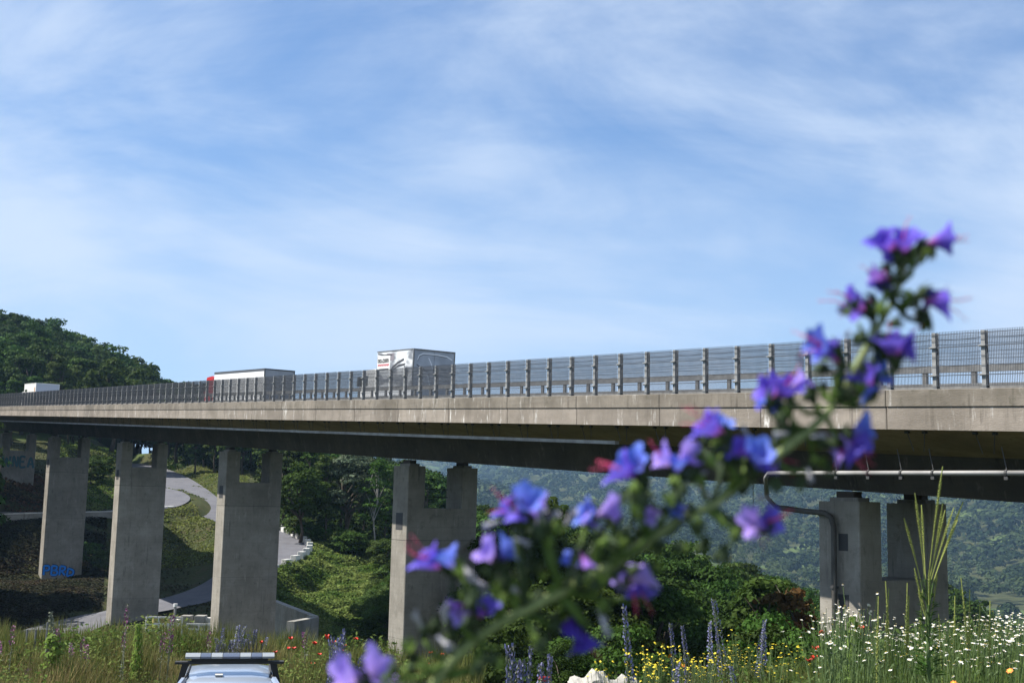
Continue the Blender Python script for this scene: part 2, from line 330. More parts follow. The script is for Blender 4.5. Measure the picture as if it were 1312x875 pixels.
# ------------------------------------------------------------------ ground sheet
def ground():
    rr = np.concatenate([np.arange(.6, 20, .6), np.arange(20, 60, 1.2), np.arange(60, 215, 1.6), np.arange(215, 460, 5), np.geomspace(460, 6500, 70)])
    aa = np.concatenate([np.arange(-32, 32, .3), np.arange(32, 328, 4)])*PI/180
    nr, na = len(rr), len(aa)
    Rg, Ag = np.meshgrid(rr, aa, indexing='ij'); X = (Rg*np.sin(Ag)).ravel(); Y = (Rg*np.cos(Ag)).ravel()
    Z = H(X, Y); V = np.c_[X, Y, Z]; V = np.vstack([V, [0, 0, H1(0, 0)]])
    i = np.arange(nr-1)[:, None]*na; j = np.arange(na)[None]; j2 = (j+1) % na
    Fq = np.stack([i+j, i+j2, i+na+j2, i+na+j], -1).reshape(-1, 4)[:, ::-1]
    c = nr*na; cap = np.stack([np.full(na, c), np.arange(na), (np.arange(na)+1) % na, np.full(na, c)], -1)
    m = bpy.data.materials.new('ground_earth_and_grass'); m.use_nodes = True; t = m.node_tree; n = t.nodes; l = t.links; p = n['Principled BSDF']; p.inputs['Roughness'].default_value = .95; p.inputs['Specular IOR Level'].default_value = .1
    tcn = n.new('ShaderNodeTexCoord')
    def nz(s, d=6):
        q = n.new('ShaderNodeTexNoise'); q.inputs['Scale'].default_value = s; q.inputs['Detail'].default_value = d; q.inputs['Roughness'].default_value = .65; l.new(tcn.outputs['Object'], q.inputs[0]); return q.outputs[0]
    def mr(x, a, b):
        q = n.new('ShaderNodeMapRange'); q.inputs[1].default_value = a; q.inputs[2].default_value = b; l.new(x, q.inputs[0]); return q.outputs[0]
    def mx(f, a, b):
        q = n.new('ShaderNodeMixRGB'); l.new(f, q.inputs[0])
        for k, c_ in ((1, a), (2, b)):
            if isinstance(c_, tuple): q.inputs[k].default_value = (*c_, 1)
            else: l.new(c_, q.inputs[k])
        return q.outputs[0]
    c_ = mx(mr(nz(.12), .38, .62), (.030, .040, .014), (.055, .062, .024))
    c_ = mx(mr(nz(.9), .5, .7), c_, (.07, .055, .03))
    c_ = mx(mr(nz(.012, 4), .54, .58), c_, (.07, .10, .03))
    l.new(c_, p.inputs['Base Color'])
    bp = n.new('ShaderNodeBump'); bp.inputs['Strength'].default_value = .8; bp.inputs['Distance'].default_value = .2; l.new(nz(3.5), bp.inputs['Height']); l.new(bp.outputs[0], p.inputs['Normal'])
    V2 = V; me = np_mesh('ground', V2, Fq, m, True)
    o = put('ground', me); tag(o, kind='structure'); return o
ground()

def ribbon(name, P, w, m, dz=.0, offs=None, kind='structure', thick=.0):
    n = len(P); T = np.gradient(P[:, :2], axis=0); T /= np.linalg.norm(T, axis=1)[:, None]; Nr = np.c_[T[:, 1], -T[:, 0]]
    cols = np.linspace(-w/2, w/2, 7) if offs is None else np.array(offs)
    V = np.concatenate([np.c_[P[:, 0]+Nr[:, 0]*c, P[:, 1]+Nr[:, 1]*c, P[:, 2]+dz-.0*abs(c)] for c in cols])
    k = len(cols); Fq = np.array([(j*n+i, j*n+i+1, (j+1)*n+i+1, (j+1)*n+i) for j in range(k-1) for i in range(n-1)])[:, ::-1]
    o = put(name, np_mesh(name, V, Fq, m, True))
    return tag(o, kind=kind)
M['graveldust'] = mat('gravel_verge_dirt', (.22, .17, .11), .95, (.13, .10, .06), 1.5, bump=.5, bscale=15)
M['asphalt_car'] = mat('asphalt_layby', (.07, .07, .072), .9, (.05, .05, .052), 1.0, bump=.3, bscale=60)
def hairpin_profile(P, w): return P
ribbon('hairpin_road', ROADS[0][0], ROADS[0][1], M['asphalt'], .10)
ribbon('side_road', ROADS[1][0], ROADS[1][1], M['asphalt'], .06)
ribbon('layby_road', ROADS[2][0], ROADS[2][1], M['asphalt_car'], .02)
# dirt verge beside the lower part of the hairpin road
_P = ROADS[0][0]; _k2 = len(_P)-1
ribbon('gravel_verge', _P[118:156], 0, M['graveldust'], -.05, offs=(2.75, 4.2, 6.5)) if False else None

# ------------------------------------------------------------------ the viaduct deck
S0, S1 = -70.0, 190.0
def prism(name, poly, s0, s1, m, parent, ds=6.0, shade=False):
    n = max(1, int(math.ceil((s1-s0)/ds))); k = len(poly); mb = MB()
    vs = [B(s0+(s1-s0)*i/n, o, h) for i in range(n+1) for (o, h) in poly]
    fs = [(i*k+j, (i+1)*k+j, (i+1)*k+(j+1) % k, i*k+(j+1) % k) for i in range(n) for j in range(k)]
    fs += [tuple(range(k)), tuple(n*k+j for j in range(k))[::-1]]
    mb.add(vs, fs); return mb.build(name, m, parent)
ROAD_H = 1.75
via = empty('viaduct', B(60, 5, -.7), 'long concrete motorway viaduct deck crossing the whole picture above the piers', 'bridge')
via_inv = Vector(via.location)
def vpart(o): o.location = -via_inv; return o
# deck slab with haunched cantilevers
vpart(prism('deck_slab', [(.26, 1.05), (1.0, .90), (3.02, .44), (7.02, .44), (10.0, .9), (10.74, 1.05), (10.74, 1.72), (2.9, 1.72), (2.9, 1.9), (.46, 1.98), (.26, 1.98)][::-1], S0, S1, M['soffit'], via))
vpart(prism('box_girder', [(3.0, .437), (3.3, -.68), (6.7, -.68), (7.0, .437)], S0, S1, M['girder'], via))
vpart(prism('carriageway', [(2.904, 1.722), (10.3, 1.722), (10.3, ROAD_H), (2.904, ROAD_H)], S0, S1, M['asphalt'], via))
vpart(prism('far_kerb', [(10.304, 1.724), (10.70, 1.724), (10.70, 1.99), (10.304, 1.99)], S0, S1, M['coping'], via))
# parapet: lower fascia panels and coping panels, 4.5 m long each, open joints between them
PL = 4.55
def panel_mesh(poly, name, m):
    mb = MB(); g = .012; k = len(poly); L_ = PL
    xs = [g, g+.03, L_-g-.03, L_-g]
    vs = []
    for a, x in enumerate(xs):
        ins = .012 if a in (0, 3) else 0
        for (o, h) in poly: vs.append(ES*x+TT*(o+(ins if o < .1 else 0))+np.array([0, 0, GR*x+h]))
    fs = [(i*k+j, (i+1)*k+j, (i+1)*k+(j+1) % k, i*k+(j+1) % k) for i in range(3) for j in range(k)] + [tuple(range(k)), tuple(3*k+j for j in range(k))[::-1]]
    mb.add(vs, fs); return mb.mesh(name, m)
me_f = panel_mesh([(0.0, 1.03), (.255, 1.03), (.255, 1.605), (.0, 1.605)][::-1], 'fascia_panel', M['fascia'])
me_c = panel_mesh([(-.03, 1.62), (.255, 1.62), (.255, 2.02), (.02, 2.045), (-.03, 2.03)][::-1], 'coping_panel', M['coping'])
me_f2 = panel_mesh([(10.745, 1.03), (11.0, 1.03), (11.0, 2.03), (10.745, 2.03)][::-1], 'far_parapet_panel', M['fascia'])
s = S0; k = 0
while s < S1-1:
    base = B(s, 0, 0)-ES*0
    for nm, me in (('fascia_panel', me_f), ('coping_panel', me_c), ('far_parapet_panel', me_f2)):
        o = put(nm, me, via, loc=Vector(base)-via_inv)
    s += PL; k += 1
# hanging conduit along the web, with its V shaped hanger rods
vpart(prism('service_duct', [(.44, .39), (.62, .39), (.62, .51), (.44, .51)][::-1], 33, S1, M['cable_tray'], via))
mb = MB(); s = 10.0
while s < 120:
    for a, b in ((0, .12), (.55, .43)):
        mb.tube([B(s+a, .42, .99), B(s+b, .52, .44 if s > 33 else .50)], .011, 4, cap=False)
        mb.box((-.05, -.05, -.03), (.05, .05, .03), f=lambda x, y, z: B(s+a, .42, .98)+ES*x+TT*y+np.array([0, 0, z]))
    s += 2.03
vpart(tag(mb.build('hanger_rod', M['steel'], via), 'row of thin dark hanger rods in V pairs under the cantilever', kind='stuff'))

# ------------------------------------------------------------------ drain pipe on the web near the right hand pier
def onw(px, py, o): return np.array(ray(px, py)*(D0+o)/(ray(px, py)@TT))
dp = empty('drain_pipe', onw(1070, 780, 2.7), 'light grey drain pipe slung under the deck edge and turning down the nearest pier', 'pipe'); dpi = Vector(dp.location)
a, b = onw(1440, 606, .52), onw(985, 606, .52)
def dpart(o): o.location = -dpi; return o
dpart(MB().tube([a, b], .064, 12, cap=True).build('horizontal_pipe', M['pipe'], dp, smooth=True))
for px in (1072, 1113, 1155, 1196, 1290):
    c = onw(px, 606, .52); dd = (b-a)/np.linalg.norm(b-a)
    mb = MB().tube([c-dd*.03, c+dd*.03], .088, 10); mb.tube([c+np.array([0, 0, .08]), c+ES*.12+np.array([0, 0, .62])], .014, 4); mb.box((-.05, -.05, -.16), (.05, .05, -.08), f=lambda x, y, z: c+ES*x+TT*y+np.array([0, 0, z]))
    dpart(mb.build('pipe_clamp', M['steel'], dp))

# ------------------------------------------------------------------ piers
PS = [24.6, 52.8, 78.7, 104.8, 132.0, 159.0]
PT, PW0, PW1 = 1.6, 3.02, 6.98
PLBL = ['nearest concrete pier at the right behind the daisies, carrying a downpipe',
        'tall concrete pier in the middle with handrails across its square top opening',
        'concrete pier left of the middle pier, standing just behind the car light bar',
        'concrete pier with bright sky showing through its top opening, foxgloves at its foot',
        'far concrete pier with blue bubble graffiti at its foot',
        'farthest concrete pier at the left edge with faint teal graffiti below its opening']
PIER = []
def bevbox(mb, lo, hi, f, b=.03):
    x0, y0, z0 = lo; x1, y1, z1 = hi
    pts = [(x0+b, y0), (x1-b, y0), (x1, y0+b), (x1, y1-b), (x1-b, y1), (x0+b, y1), (x0, y1-b), (x0, y0+b)]
    vs = [f(x, y, z) for z in (z0, z1) for x, y in pts]; k = 8
    mb.add(vs, [(j, (j+1) % k, k+(j+1) % k, k+j) for j in range(k)]+[tuple(range(k))[::-1], tuple(k+j for j in range(k))])
for i, s0 in enumerate(PS):
    cx_, cy_ = (ES*(s0+PT/2)+TT*(D0+5))[:2]
    top = B(s0, 5, -.68)[2]-.30
    gz = float(H(np.array([cx_+dx for dx in (-2, 0, 2)]), np.array([cy_]*3)).min())-1.2
    e = empty('bridge_pier', (cx_, cy_, gz+1.2), PLBL[i], 'bridge pier'); PIER.append((e, s0, top, gz)); ei = Vector(e.location)
    def f(x, y, z): return ES*(s0+x)+TT*(D0+y)+np.array([0, 0, z])
    def add(nm, mb, m): o = mb.build(nm, m, e); o.location = -ei; return o
    oz = top-(2.05 if i else 2.3)
    cb = top-3.62
    cw0, cw1 = PW0+.95, PW1-.9
    for nm, y0, y1 in (('column', PW0, cw0), ('column', cw1, PW1)):
        mb = MB(); bevbox(mb, (0, y0, oz-.0), (PT, y1, top), f); add(nm, mb, M['pier'])
        mb = MB(); bevbox(mb, (.25, y0+.2, top+.002), (PT-.25, y1-.2, top+.12), f); add('bearing_plinth', mb, M['pier'])
        mb = MB(); bevbox(mb, (.45, y0+.28, top+.122), (PT-.45, y1-.28, top+.30), f); add('bearing', mb, M['bearing'])
    mb = MB(); bevbox(mb, (0, PW0, cb+.01), (PT, PW1, oz-.003), f); add('cross_beam', mb, M['pier'])
    mb = MB(); mb.box((.02, PW0+.02, cb-.03), (PT-.02, PW1-.02, cb+.03), f=f); add('joint_strip', mb, M['joint'])
    z = cb
    while z > gz:
        z2 = max(z-4.7, gz); mb = MB(); bevbox(mb, (0.0, PW0, z2), (PT, PW1, z-.012), f)
        mb2 = MB(); add('shaft_segment', mb, M['pier']); z = z2
        if z2 > gz: mb = MB(); mb.box((.02, PW0+.02, z2-.02), (PT-.02, PW1-.02, z2+.01), f=f); add('joint_strip', mb, M['joint'])
    mb = MB(); mb.box((PT*.28, PW0-.012, cb+.5 if i else top-1.45), (PT*(.72 if i else .5), PW0+.05, cb+1.32 if i else top-.95), f=f); add('access_hatch', mb, M['hatch'])
    if i == 0:
        mb = MB(); mb.box((.45, PW0-.015, top-3.1), (.85, PW0+.05, top-2.72), f=f); add('inspection_door', mb, M['hatch'])
    if i == 1:
        for zz in (oz+.55, oz+.95): mb = MB(); mb.tube([f(PT*.9, cw0, zz), f(PT*.9, cw1, zz)], .022, 6); add('hand_rail', mb, M['steel'])
# dark downpipe on the narrow side of the nearest pier
e0, s0, top0, gz0 = PIER[0]
c1 = onw(960, 653.5, 2.86); c2 = onw(1060, 657, 2.86)
zz = c2[2]; px_ = s0+PT*.52
pp = [B(px_+2.6, 2.84, 0)]
q = [ES*(px_+u)+TT*(D0+2.84) for u in (2.35, 1.0, .35, .1, 0)]
zs = [zz+.14, zz+.03, zz, zz-.12, zz-.4]
pts = [np.array([v[0], v[1], z]) for v, z in zip(q, zs)]+[np.array([q[-1][0], q[-1][1], gz0+1])]
dpart(MB().tube(pts, .085, 10).build('down_pipe', mat('dark_pipe', (.10, .095, .085), .7, (.06, .055, .05), 2), dp, smooth=True))
dpart(MB().tube([onw(985, 606, .52), onw(981, 612, .7), onw(982, 636, 2.4), pts[0]], .062, 8).build('connecting_pipe', M['pipe'], dp, smooth=True))
for u in (2.7, 3.4): v = ES*(px_+u)+TT*(D0+2.86); dpart(MB().tube([(v[0], v[1], zz+.1), (v[0], v[1], zz+1.3)], .012, 4).build('hanger_wire', M['steel'], dp))
for z_ in (zz-2.2, zz-4.4): v = q[-1]; dpart(MB().tube([(v[0], v[1], z_), (v[0], v[1], z_+.07)], .12, 10).build('pipe_clamp', M['steel'], dp))

# ------------------------------------------------------------------ graffiti: thick strokes on the broad faces
def stroke(mb, pts, w, f, dz):
    P = np.array(pts, float); T = np.gradient(P, axis=0); T /= np.linalg.norm(T, axis=1)[:, None]+1e-9; Nn = np.c_[-T[:, 1], T[:, 0]]*w/2
    n = len(P); vs = [f(*(P[i]+Nn[i]), dz) for i in range(n)]+[f(*(P[i]-Nn[i]), dz) for i in range(n)]
    mb.add(vs, [(i, i+1, n+i+1, n+i) for i in range(n-1)]+[(n+i, n+i+1, i+1, i) for i in range(0)])
def graffiti(pier, letters, u0, v0, sz, w, fill, line, nm, lab):
    e, s0, top, gz = pier; ei = Vector(e.location)
    def f(u, v, dz): return ES*(s0-.004-dz)+TT*(D0+PW0+u0+u*sz)+np.array([0, 0, v0+v*sz])
    m1, m2 = MB(), MB()
    for k, st in enumerate(letters):
        for P in st:
            P = np.array(P, float); 
            if len(P) > 2:   # smooth
                t = np.linspace(0, len(P)-1, (len(P)-1)*6+1); o = []
                for u in t:
                    i = min(int(u), len(P)-2); g = u-i; p0, p1, p2, p3 = P[max(i-1, 0)], P[i], P[i+1], P[min(i+2, len(P)-1)]
                    o.append(.5*((2*p1)+(-p0+p2)*g+(2*p0-5*p1+4*p2-p3)*g*g+(-p0+3*p1-3*p2+p3)*g**3))
                P = np.array(o)
            stroke(m1, P, w*1.7/sz, f, .002*(k % 2)); stroke(m2, P, w/sz, f, .006+.002*(k % 2))
    o = m1.build(nm, line, e); o.location = -ei; o['label'] = lab+', outline'
    o = m2.build(nm, fill, e); o.location = -ei; o['label'] = lab
P_ = [[(0, 0), (0, 1)], [(0, 1), (.5, .95), (.5, .55), (0, .5)]]
B_ = [[(.8, .0), (.85, 1)], [(.85, 1), (1.35, .9), (1.25, .55), (.85, .52)], [(.85, .52), (1.4, .4), (1.35, .02), (.8, 0)]]
R_ = [[(1.7, -.05), (1.75, .95)], [(1.75, .95), (2.25, .85), (2.15, .5), (1.75, .45)], [(1.85, .45), (2.3, -.05)]]
D_ = [[(2.5, -.15), (2.6, .7)], [(2.6, .7), (3.15, .45), (3.1, .0), (2.5, -.15)]]
blue = mat('blue_spray', (.01, .25, .85), .6); dkblue = mat('blue_outline_spray', (.006, .012, .05), .6)
p1g = PIER[4]
vz = at(70, 736, 127)[2]
graffiti(p1g, [P_, B_, R_, D_], .18, vz, 1.15 if False else .92, .20, blue, dkblue, 'graffiti', 'blue bubble lettering sprayed on the pier foot')
teal = mat('teal_spray', (.07, .10, .11), .8); teal2 = mat('pale_teal_spray', (.045, .13, .16), .8)
W_ = [[(0, 1), (.15, 0), (.35, .8), (.55, 0), (.7, 1)]]; N_ = [[(.95, 0), (1.0, 1), (1.35, 0), (1.4, 1)]]; E_ = [[(2.1, .95), (1.65, .95), (1.65, 0), (2.15, 0)], [(1.65, .5), (2.0, .5)]]; A_ = [[(2.35, -.05), (2.6, .9), (2.9, -.1)], [(2.45, .3), (2.8, .28)]]
graffiti(PIER[5], [W_, N_, E_, A_], .2, at(20, 598, 152)[2], 1.25, .16, teal2, teal, 'graffiti', 'faint teal lettering sprayed under the opening')

# ------------------------------------------------------------------ wind fence on the parapet
FS = 1.42; F0 = at(1259, 499, 1)  # spacing
s_ref = on(1259, 499, 0)[0]
def loc_mesh(mb, nm, m): return mb.mesh(nm, m)
def lf(x, y, z): return ES*x+TT*y+np.array([0, 0, GR*x+z])
FT = 3.43; FB = 2.045
mb = MB()
mb.box((-.055, .06, FB), (.055, .072, FT+.03), f=lf); mb.box((-.055, .188, FB), (.055, .2, FT+.03), f=lf); mb.box((-.008, .073, FB), (.008, .187, FT+.03), f=lf)
mb.box((-.09, .03, FB), (.09, .22, FB+.02), f=lf)
for hz in (2.38, 3.08): mb.box((-.085, .035, hz-.03), (.085, .058, hz+.03), f=lf); mb.box((-.1, .0, hz-.012), (.1, .034, hz+.012), f=lf)
me_post = mb.mesh('fence_post', M['post'])
mb = MB(); nw = 28
for j in range(1, nw+1):
    x = .06+(FS-.12)*j/(nw+1); mb.box((x-.0055, .045, FB+.06), (x+.0055, .053, FT+.04), f=lf)
for hz, th in ((2.38, .014), (3.08, .014), (3.40, .012), (2.12, .008), (2.62, .006), (2.85, .006), (3.25, .006)):
    mb.box((.0, .036, hz-th/1.4), (FS, .044, hz+th/1.4), f=lf)
me_wire = mb.mesh('wire_mesh_panel', M['wire'])
def netmesh(seed):
    r = random.Random(seed); mb = MB(); n = 8; top = []; lo = []; a = r.uniform(.01, .05); b = r.uniform(.0, .05)
    for j in range(n+1):
        u = j/n; x = .02+(FS-.04)*u; top.append(lf(x, .10+.02*math.sin(u*PI), FT-.02-a*.6*math.sin(u*PI)-.01*math.sin(u*7))); lo.append(lf(x, .10+.03*math.sin(u*PI*2), 2.66-b*math.sin(u*PI)+.01*math.sin(u*9+seed)))
    mb.add(top+lo, [(j, j+1, n+1+j+1, n+1+j) for j in range(n)])
    # the net's own seams, sagging between the posts
    for hz in (2.665, 2.78, 2.95, 3.16, 3.3):
        sg = r.uniform(.0, .05); ps = [lf(.02+(FS-.04)*u/6, .095, hz-sg*math.sin(PI*u/6)-(b*math.sin(PI*u/6) if hz < 2.7 else 0)) for u in range(7)]
        mb.tube(ps, .006, 4, mi=1, cap=False)
    return mb.mesh('netting', [M['net'], M['wire']])
nets = [netmesh(q) for q in range(7)]
fen = empty('wind_fence', B(60, .1, FB), 'tall wire mesh wind fence with grey posts on the near viaduct parapet', 'fence'); fi = Vector(fen.location)
fen2 = empty('wind_fence', B(60, 10.85, FB), 'low wire fence along the far edge of the viaduct behind the trucks', 'fence'); fi2 = Vector(fen2.location)
i0 = int((s_ref-2)/FS); i1 = int((172-s_ref)/FS)
for k in range(-i0, i1):
    s = s_ref+k*FS
    put('fence_post', me_post, fen, loc=Vector(B(s, 0, 0))-fi)
    put('wire_mesh_panel', me_wire, fen, loc=Vector(B(s, 0, 0))-fi)
    put('netting', nets[k % 7], fen, loc=Vector(B(s, 0, 0))-fi)
rr_ = [B(s, 10.85, 2.78) for s in np.arange(0, 172, 6.)]
o = MB().tube(rr_, .04, 6).build('hand_rail', M['rail'], fen2); o.location = -fi2
mbp = MB(); mbp.box((-.04, 10.81, 1.99), (.04, 10.89, 2.8), f=lf); mep = mbp.mesh('fence_post', M['post'])
for k in range(int(172/2.84)): put('fence_post', mep, fen2, loc=Vector(B(k*2.84, 0, 0))-fi2)
# guard rail behind the fence
gr = empty('guard_rail', B(60, 2, ROAD_H), 'broad steel guard rail with posts seen through the wind fence', 'guard rail'); gi = Vector(gr.location)
gp = prism('rail_beam', [(1.93, 2.64), (2.05, 2.64), (2.05, 2.82), (1.93, 2.82)][::-1], 5, 172, M['rail'], gr); gp.location = -gi
gp = prism('lower_plank', [(1.93, 1.9), (2.05, 1.9), (2.05, 2.34), (1.93, 2.34)][::-1], 5, 172, M['rail'], gr); gp.location = -gi
mb = MB(); mb.box((-.07, 1.95, 1.75), (.07, 2.03, 2.639), f=lf); meg = mb.mesh('rail_post', M['rail'])
for k in range(int(165/FS)): put('rail_post', meg, gr, loc=Vector(B(6+k*FS*1.08, 0, 0))-gi)

# ------------------------------------------------------------------ trucks (local x forward, y to the right hand side = away from camera, z up)
ZU = np.array([0, 0, 1.0]); FW = (ES+ZU*GR); FW /= np.linalg.norm(FW)
UPb = np.cross(FW, -TT); UPb = np.cross(TT, FW)*1.0
if UPb[2] < 0: UPb = -UPb
def truck_frame(name, s, o, label, cat):
    e = empty(name, B(s, o, ROAD_H+.002), label, cat)
    e.rotation_euler = Matrix(((FW[0], TT[0], UPb[0]), (FW[1], TT[1], UPb[1]), (FW[2], TT[2], UPb[2]))).to_euler() if np.linalg.det(np.c_[FW, TT, UPb]) > 0 else Matrix(((FW[0], -TT[0], UPb[0]), (FW[1], -TT[1], UPb[1]), (FW[2], -TT[2], UPb[2]))).to_euler()
    return e
RH = np.linalg.det(np.c_[FW, TT, UPb]) > 0
YS = 1 if RH else -1     # local y sign that points away from the camera
def ybox(mb, lo, hi, mi=0):   # y given as distance away from the near side
    a, b = sorted((lo[1]*YS, hi[1]*YS)); return mb.box((lo[0], a, lo[2]), (hi[0], b, hi[2]), mi)
def wheel(e, x, y, r=.5, w=.28):
    o = MB().tube([(x, y*YS-w/2, r), (x, y*YS+w/2, r)], r, 18).build('wheel', M['black'], e); MB().tube([(x, y*YS-w/2-.01, r), (x, y*YS+w/2+.01, r)], r*.5, 12).build('rim', M['rail'], o); return o
def body(e, L_, W_, z0, z1, mside, mrear, frame):
    mb = MB(); ybox(mb, (.03, .02, z0), (L_-.02, W_-.02, z1-.02)); mb.build('cargo_box', mside, e)
    mb = MB(); ybox(mb, (-.0, .04, z0+.03), (.028, W_/2-.01, z1-.08)); mb.build('rear_door', mrear, e)
    mb = MB(); ybox(mb, (-.0, W_/2+.01, z0+.03), (.028, W_-.04, z1-.08)); mb.build('rear_door', mrear, e)
    mb = MB()
    for y in (0, W_-.07): ybox(mb, (-.02, y, z0-.02), (.06, y+.07, z1))
    ybox(mb, (-.021, .07, z1-.09), (.06, W_-.07, z1+.001)); ybox(mb, (.061, .0, z1-.05), (L_, .03, z1+.002)); ybox(mb, (.061, W_-.03, z1-.05), (L_, W_, z1+.002)); ybox(mb, (.0, .005, z0-.05), (L_, .06, z0-.001))
    mb.build('box_frame', frame, e)
def cab(e, x0, W_, z1, mpaint):
    prof = [(0, .7), (0, z1*.96), (.25, z1), (1.5, z1*.97), (2.05, z1*.62), (2.15, .55), (2.0, .45), (0, .45)]
    mb = MB(); k = len(prof); vs = [(x0+x, y*YS, z) for y in (.08, W_-.08) for x, z in prof]
    mb.add(vs, [(j, (j+1) % k, k+(j+1) % k, k+j) for j in range(k)]+[tuple(range(k))[::-1], tuple(range(k, 2*k))]); mb.build('cab', mpaint, e)
    mb = MB(); ybox(mb, (x0+1.0, .06, z1*.62), (x0+1.7, .079, z1*.85)); mb.build('side_window', M['glass'], e)
    mb = MB(); mb.add([(x0+1.62, .25*YS, z1*.9), (x0+2.06, .25*YS, z1*.64), (x0+2.06, (W_-.25)*YS, z1*.64), (x0+1.62, (W_-.25)*YS, z1*.9)], [(0, 1, 2, 3)]); mb.build('windscreen', M['glass'], e)
    mb = MB(); ybox(mb, (x0+1.7, -.2, z1*.6), (x0+1.85, .05, z1*.82)); mb.build('mirror', M['black'], e)
def chassis(e, x0, x1, W_): mb = MB(); ybox(mb, (x0, .35, .62), (x1, W_-.35, .85)); mb.build('chassis', M['black'], e)
def lights(e, W_, z):
    for y in (.15, W_-.45): mb = MB(); ybox(mb, (-.04, y, z), (-.022, y+.3, z+.14)); mb.build('tail_light', M['red'], e)
# graphic livery: soft grey and white shapes on silver
mliv = mat('silver_livery_print', (.62, .64, .66), .35, (.20, .21, .23), .9, detail=2, lo=.46, hi=.56, stretch=(.6, 1, 1.6))
mdoor = mat('shade_tinted_door_print', (.42, .46, .52), .35, (.30, .33, .38), .7, detail=2, lo=.4, hi=.6)  # printed doors, the rear face's blue-grey shade mixed into the colours
sB, hB = on(528, 446.5, 5.5)[:2]
t1 = truck_frame('box_truck', sB, 5.5, 'silver box truck with no.com lettering on its side and printed rear doors', 'truck')
H1t = hB-ROAD_H; W1 = 2.6; L1 = 4.4
body(t1, L1, W1, .95, H1t, mliv, mdoor, M['rail']); chassis(t1, .1, 6.6, W1); cab(t1, L1+.15, W1, 2.5, M['white']); lights(t1, W1, .7)
for x in (1.2, 5.4):
    for y in (.25, W1-.25): wheel(t1, x, y)
mb = MB(); ybox(mb, (-.01, .1, .45), (.1, W1-.1, .62)); mb.build('bumper', M['rail'], t1)
# side artwork: a white sign with black and red lettering, drawn lines
def textmesh(txt, size, nm, m, parent, mtx, bold=.01):
    cu = bpy.data.curves.new(nm, 'FONT'); cu.body = txt; cu.size = size; cu.extrude = .002; cu.offset = bold; cu.resolution_u = 3
    to = bpy.data.objects.new('tmp', cu); COL.objects.link(to); bpy.context.view_layer.update()
    me = bpy.data.meshes.new_from_object(to.evaluated_get(bpy.context.evaluated_depsgraph_get())); bpy.data.objects.remove(to); bpy.data.curves.remove(cu)
    me.materials.clear(); me.materials.append(m); o = put(nm, me, parent); o.matrix_local = mtx; return o
def side_plane(x, y, z):   # text on the near side reads left to right = from the front of the truck to its rear
    X = Vector((-1, 0, 0)); Z = Vector((0, -YS, 0)); Y = Vector((0, 0, 1))
    m = Matrix((X, Y, Z)).transposed().to_4x4(); m.translation = Vector((x, y, z)); return m
ys = -.006*YS+.02*YS*0
mb = MB(); ybox(mb, (L1-1.65, .012, H1t-1.15), (L1-.1, .019, H1t-.27)); mb.build('sign_print', M['white'], t1)
textmesh('no.com', .44, 'lettering', M['black'], t1, side_plane(L1-.16, .006*YS, H1t-.66), .016)
mb = MB()
for q in range(10): x = L1-.2-q*.138; ybox(mb, (x-.10, .006, H1t-.86+.02*(q % 2)), (x, .011, H1t-.74))
mb.build('red_lettering', M['red'], t1)
mb = MB(); ybox(mb, (L1-1.5, .004, H1t-1.06), (L1-.4, .011, H1t-1.0)); mb.build('black_print_line', M['black'], t1)
mdk = mat('dark_print', (.06, .06, .065), .5)
def sidestroke(pts, w, nm='printed_line'):
    P = np.array(pts, float); mb = MB(); T = np.gradient(P, axis=0); T /= np.linalg.norm(T, axis=1)[:, None]; Nn = np.c_[-T[:, 1], T[:, 0]]*w/2; n = len(P)
    vs = [(P[i, 0]+Nn[i, 0], .009*YS, P[i, 1]+Nn[i, 1]) for i in range(n)]+[(P[i, 0]-Nn[i, 0], .009*YS, P[i, 1]-Nn[i, 1]) for i in range(n)]
    mb.add(vs, [(i, i+1, n+i+1, n+i) for i in range(n-1)]); mb.build(nm, mdk, t1)
sidestroke([(L1-.1, H1t-.14), (L1-.9, H1t-.24), (L1-1.9, H1t-.26)], .06)
sidestroke([(L1-1.9, H1t-1.0), (L1-2.6, H1t-.72), (L1-3.3, H1t-.55)], .12); sidestroke([(L1-1.95, H1t-1.15), (L1-2.7, H1t-.85), (L1-3.5, H1t-.8)], .05)
sidestroke([(L1-2.5, H1t-.95), (L1-3.4, H1t-.85), (L1-3.42, H1t-1.7)], .07)
for (xa, za, w) in ((L1-1.2, H1t-.16, .9), ): 
    mb = MB(); ybox(mb, (xa-w, .013, za-.42), (xa, .0185, za)); mb.build('dark_print_panel', mat('dusk_print', (.22, .2, .22), .5), t1)
# car outline on the rear doors
def rearstroke(pts, w, m, nm='printed_line'):
    P = np.array(pts, float); mb = MB(); T = np.gradient(P, axis=0); T /= np.linalg.norm(T, axis=1)[:, None]; Nn = np.c_[-T[:, 1], T[:, 0]]*w/2; n = len(P)
    vs = [(-.004, (P[i, 0]+Nn[i, 0])*YS, P[i, 1]+Nn[i, 1]) for i in range(n)]+[(-.004, (P[i, 0]-Nn[i, 0])*YS, P[i, 1]-Nn[i, 1]) for i in range(n)]
    mb.add(vs, [(i, i+1, n+i+1, n+i) for i in range(n-1)]); mb.build(nm, m, t1)
mlt = mat('pale_print', (.75, .78, .82), .4)
rearstroke([(.28, H1t-.62), (.36, H1t-.36), (.6, H1t-.24), (1.4, H1t-.24), (2.1, H1t-.3), (2.42, H1t-.45)], .06, mlt)
rearstroke([(.28, H1t-.66), (.4, H1t-.40), (.65, H1t-.29), (1.4, H1t-.29), (2.1, H1t-.35)], .03, mdk); rearstroke([(.24, H1t-.86), (.7, H1t-1.12), (.9, H1t-1.2)], .05, mdk)
rearstroke([(.95, H1t-.45), (1.1, H1t-.7), (1.25, H1t-1.05)], .05, mlt)
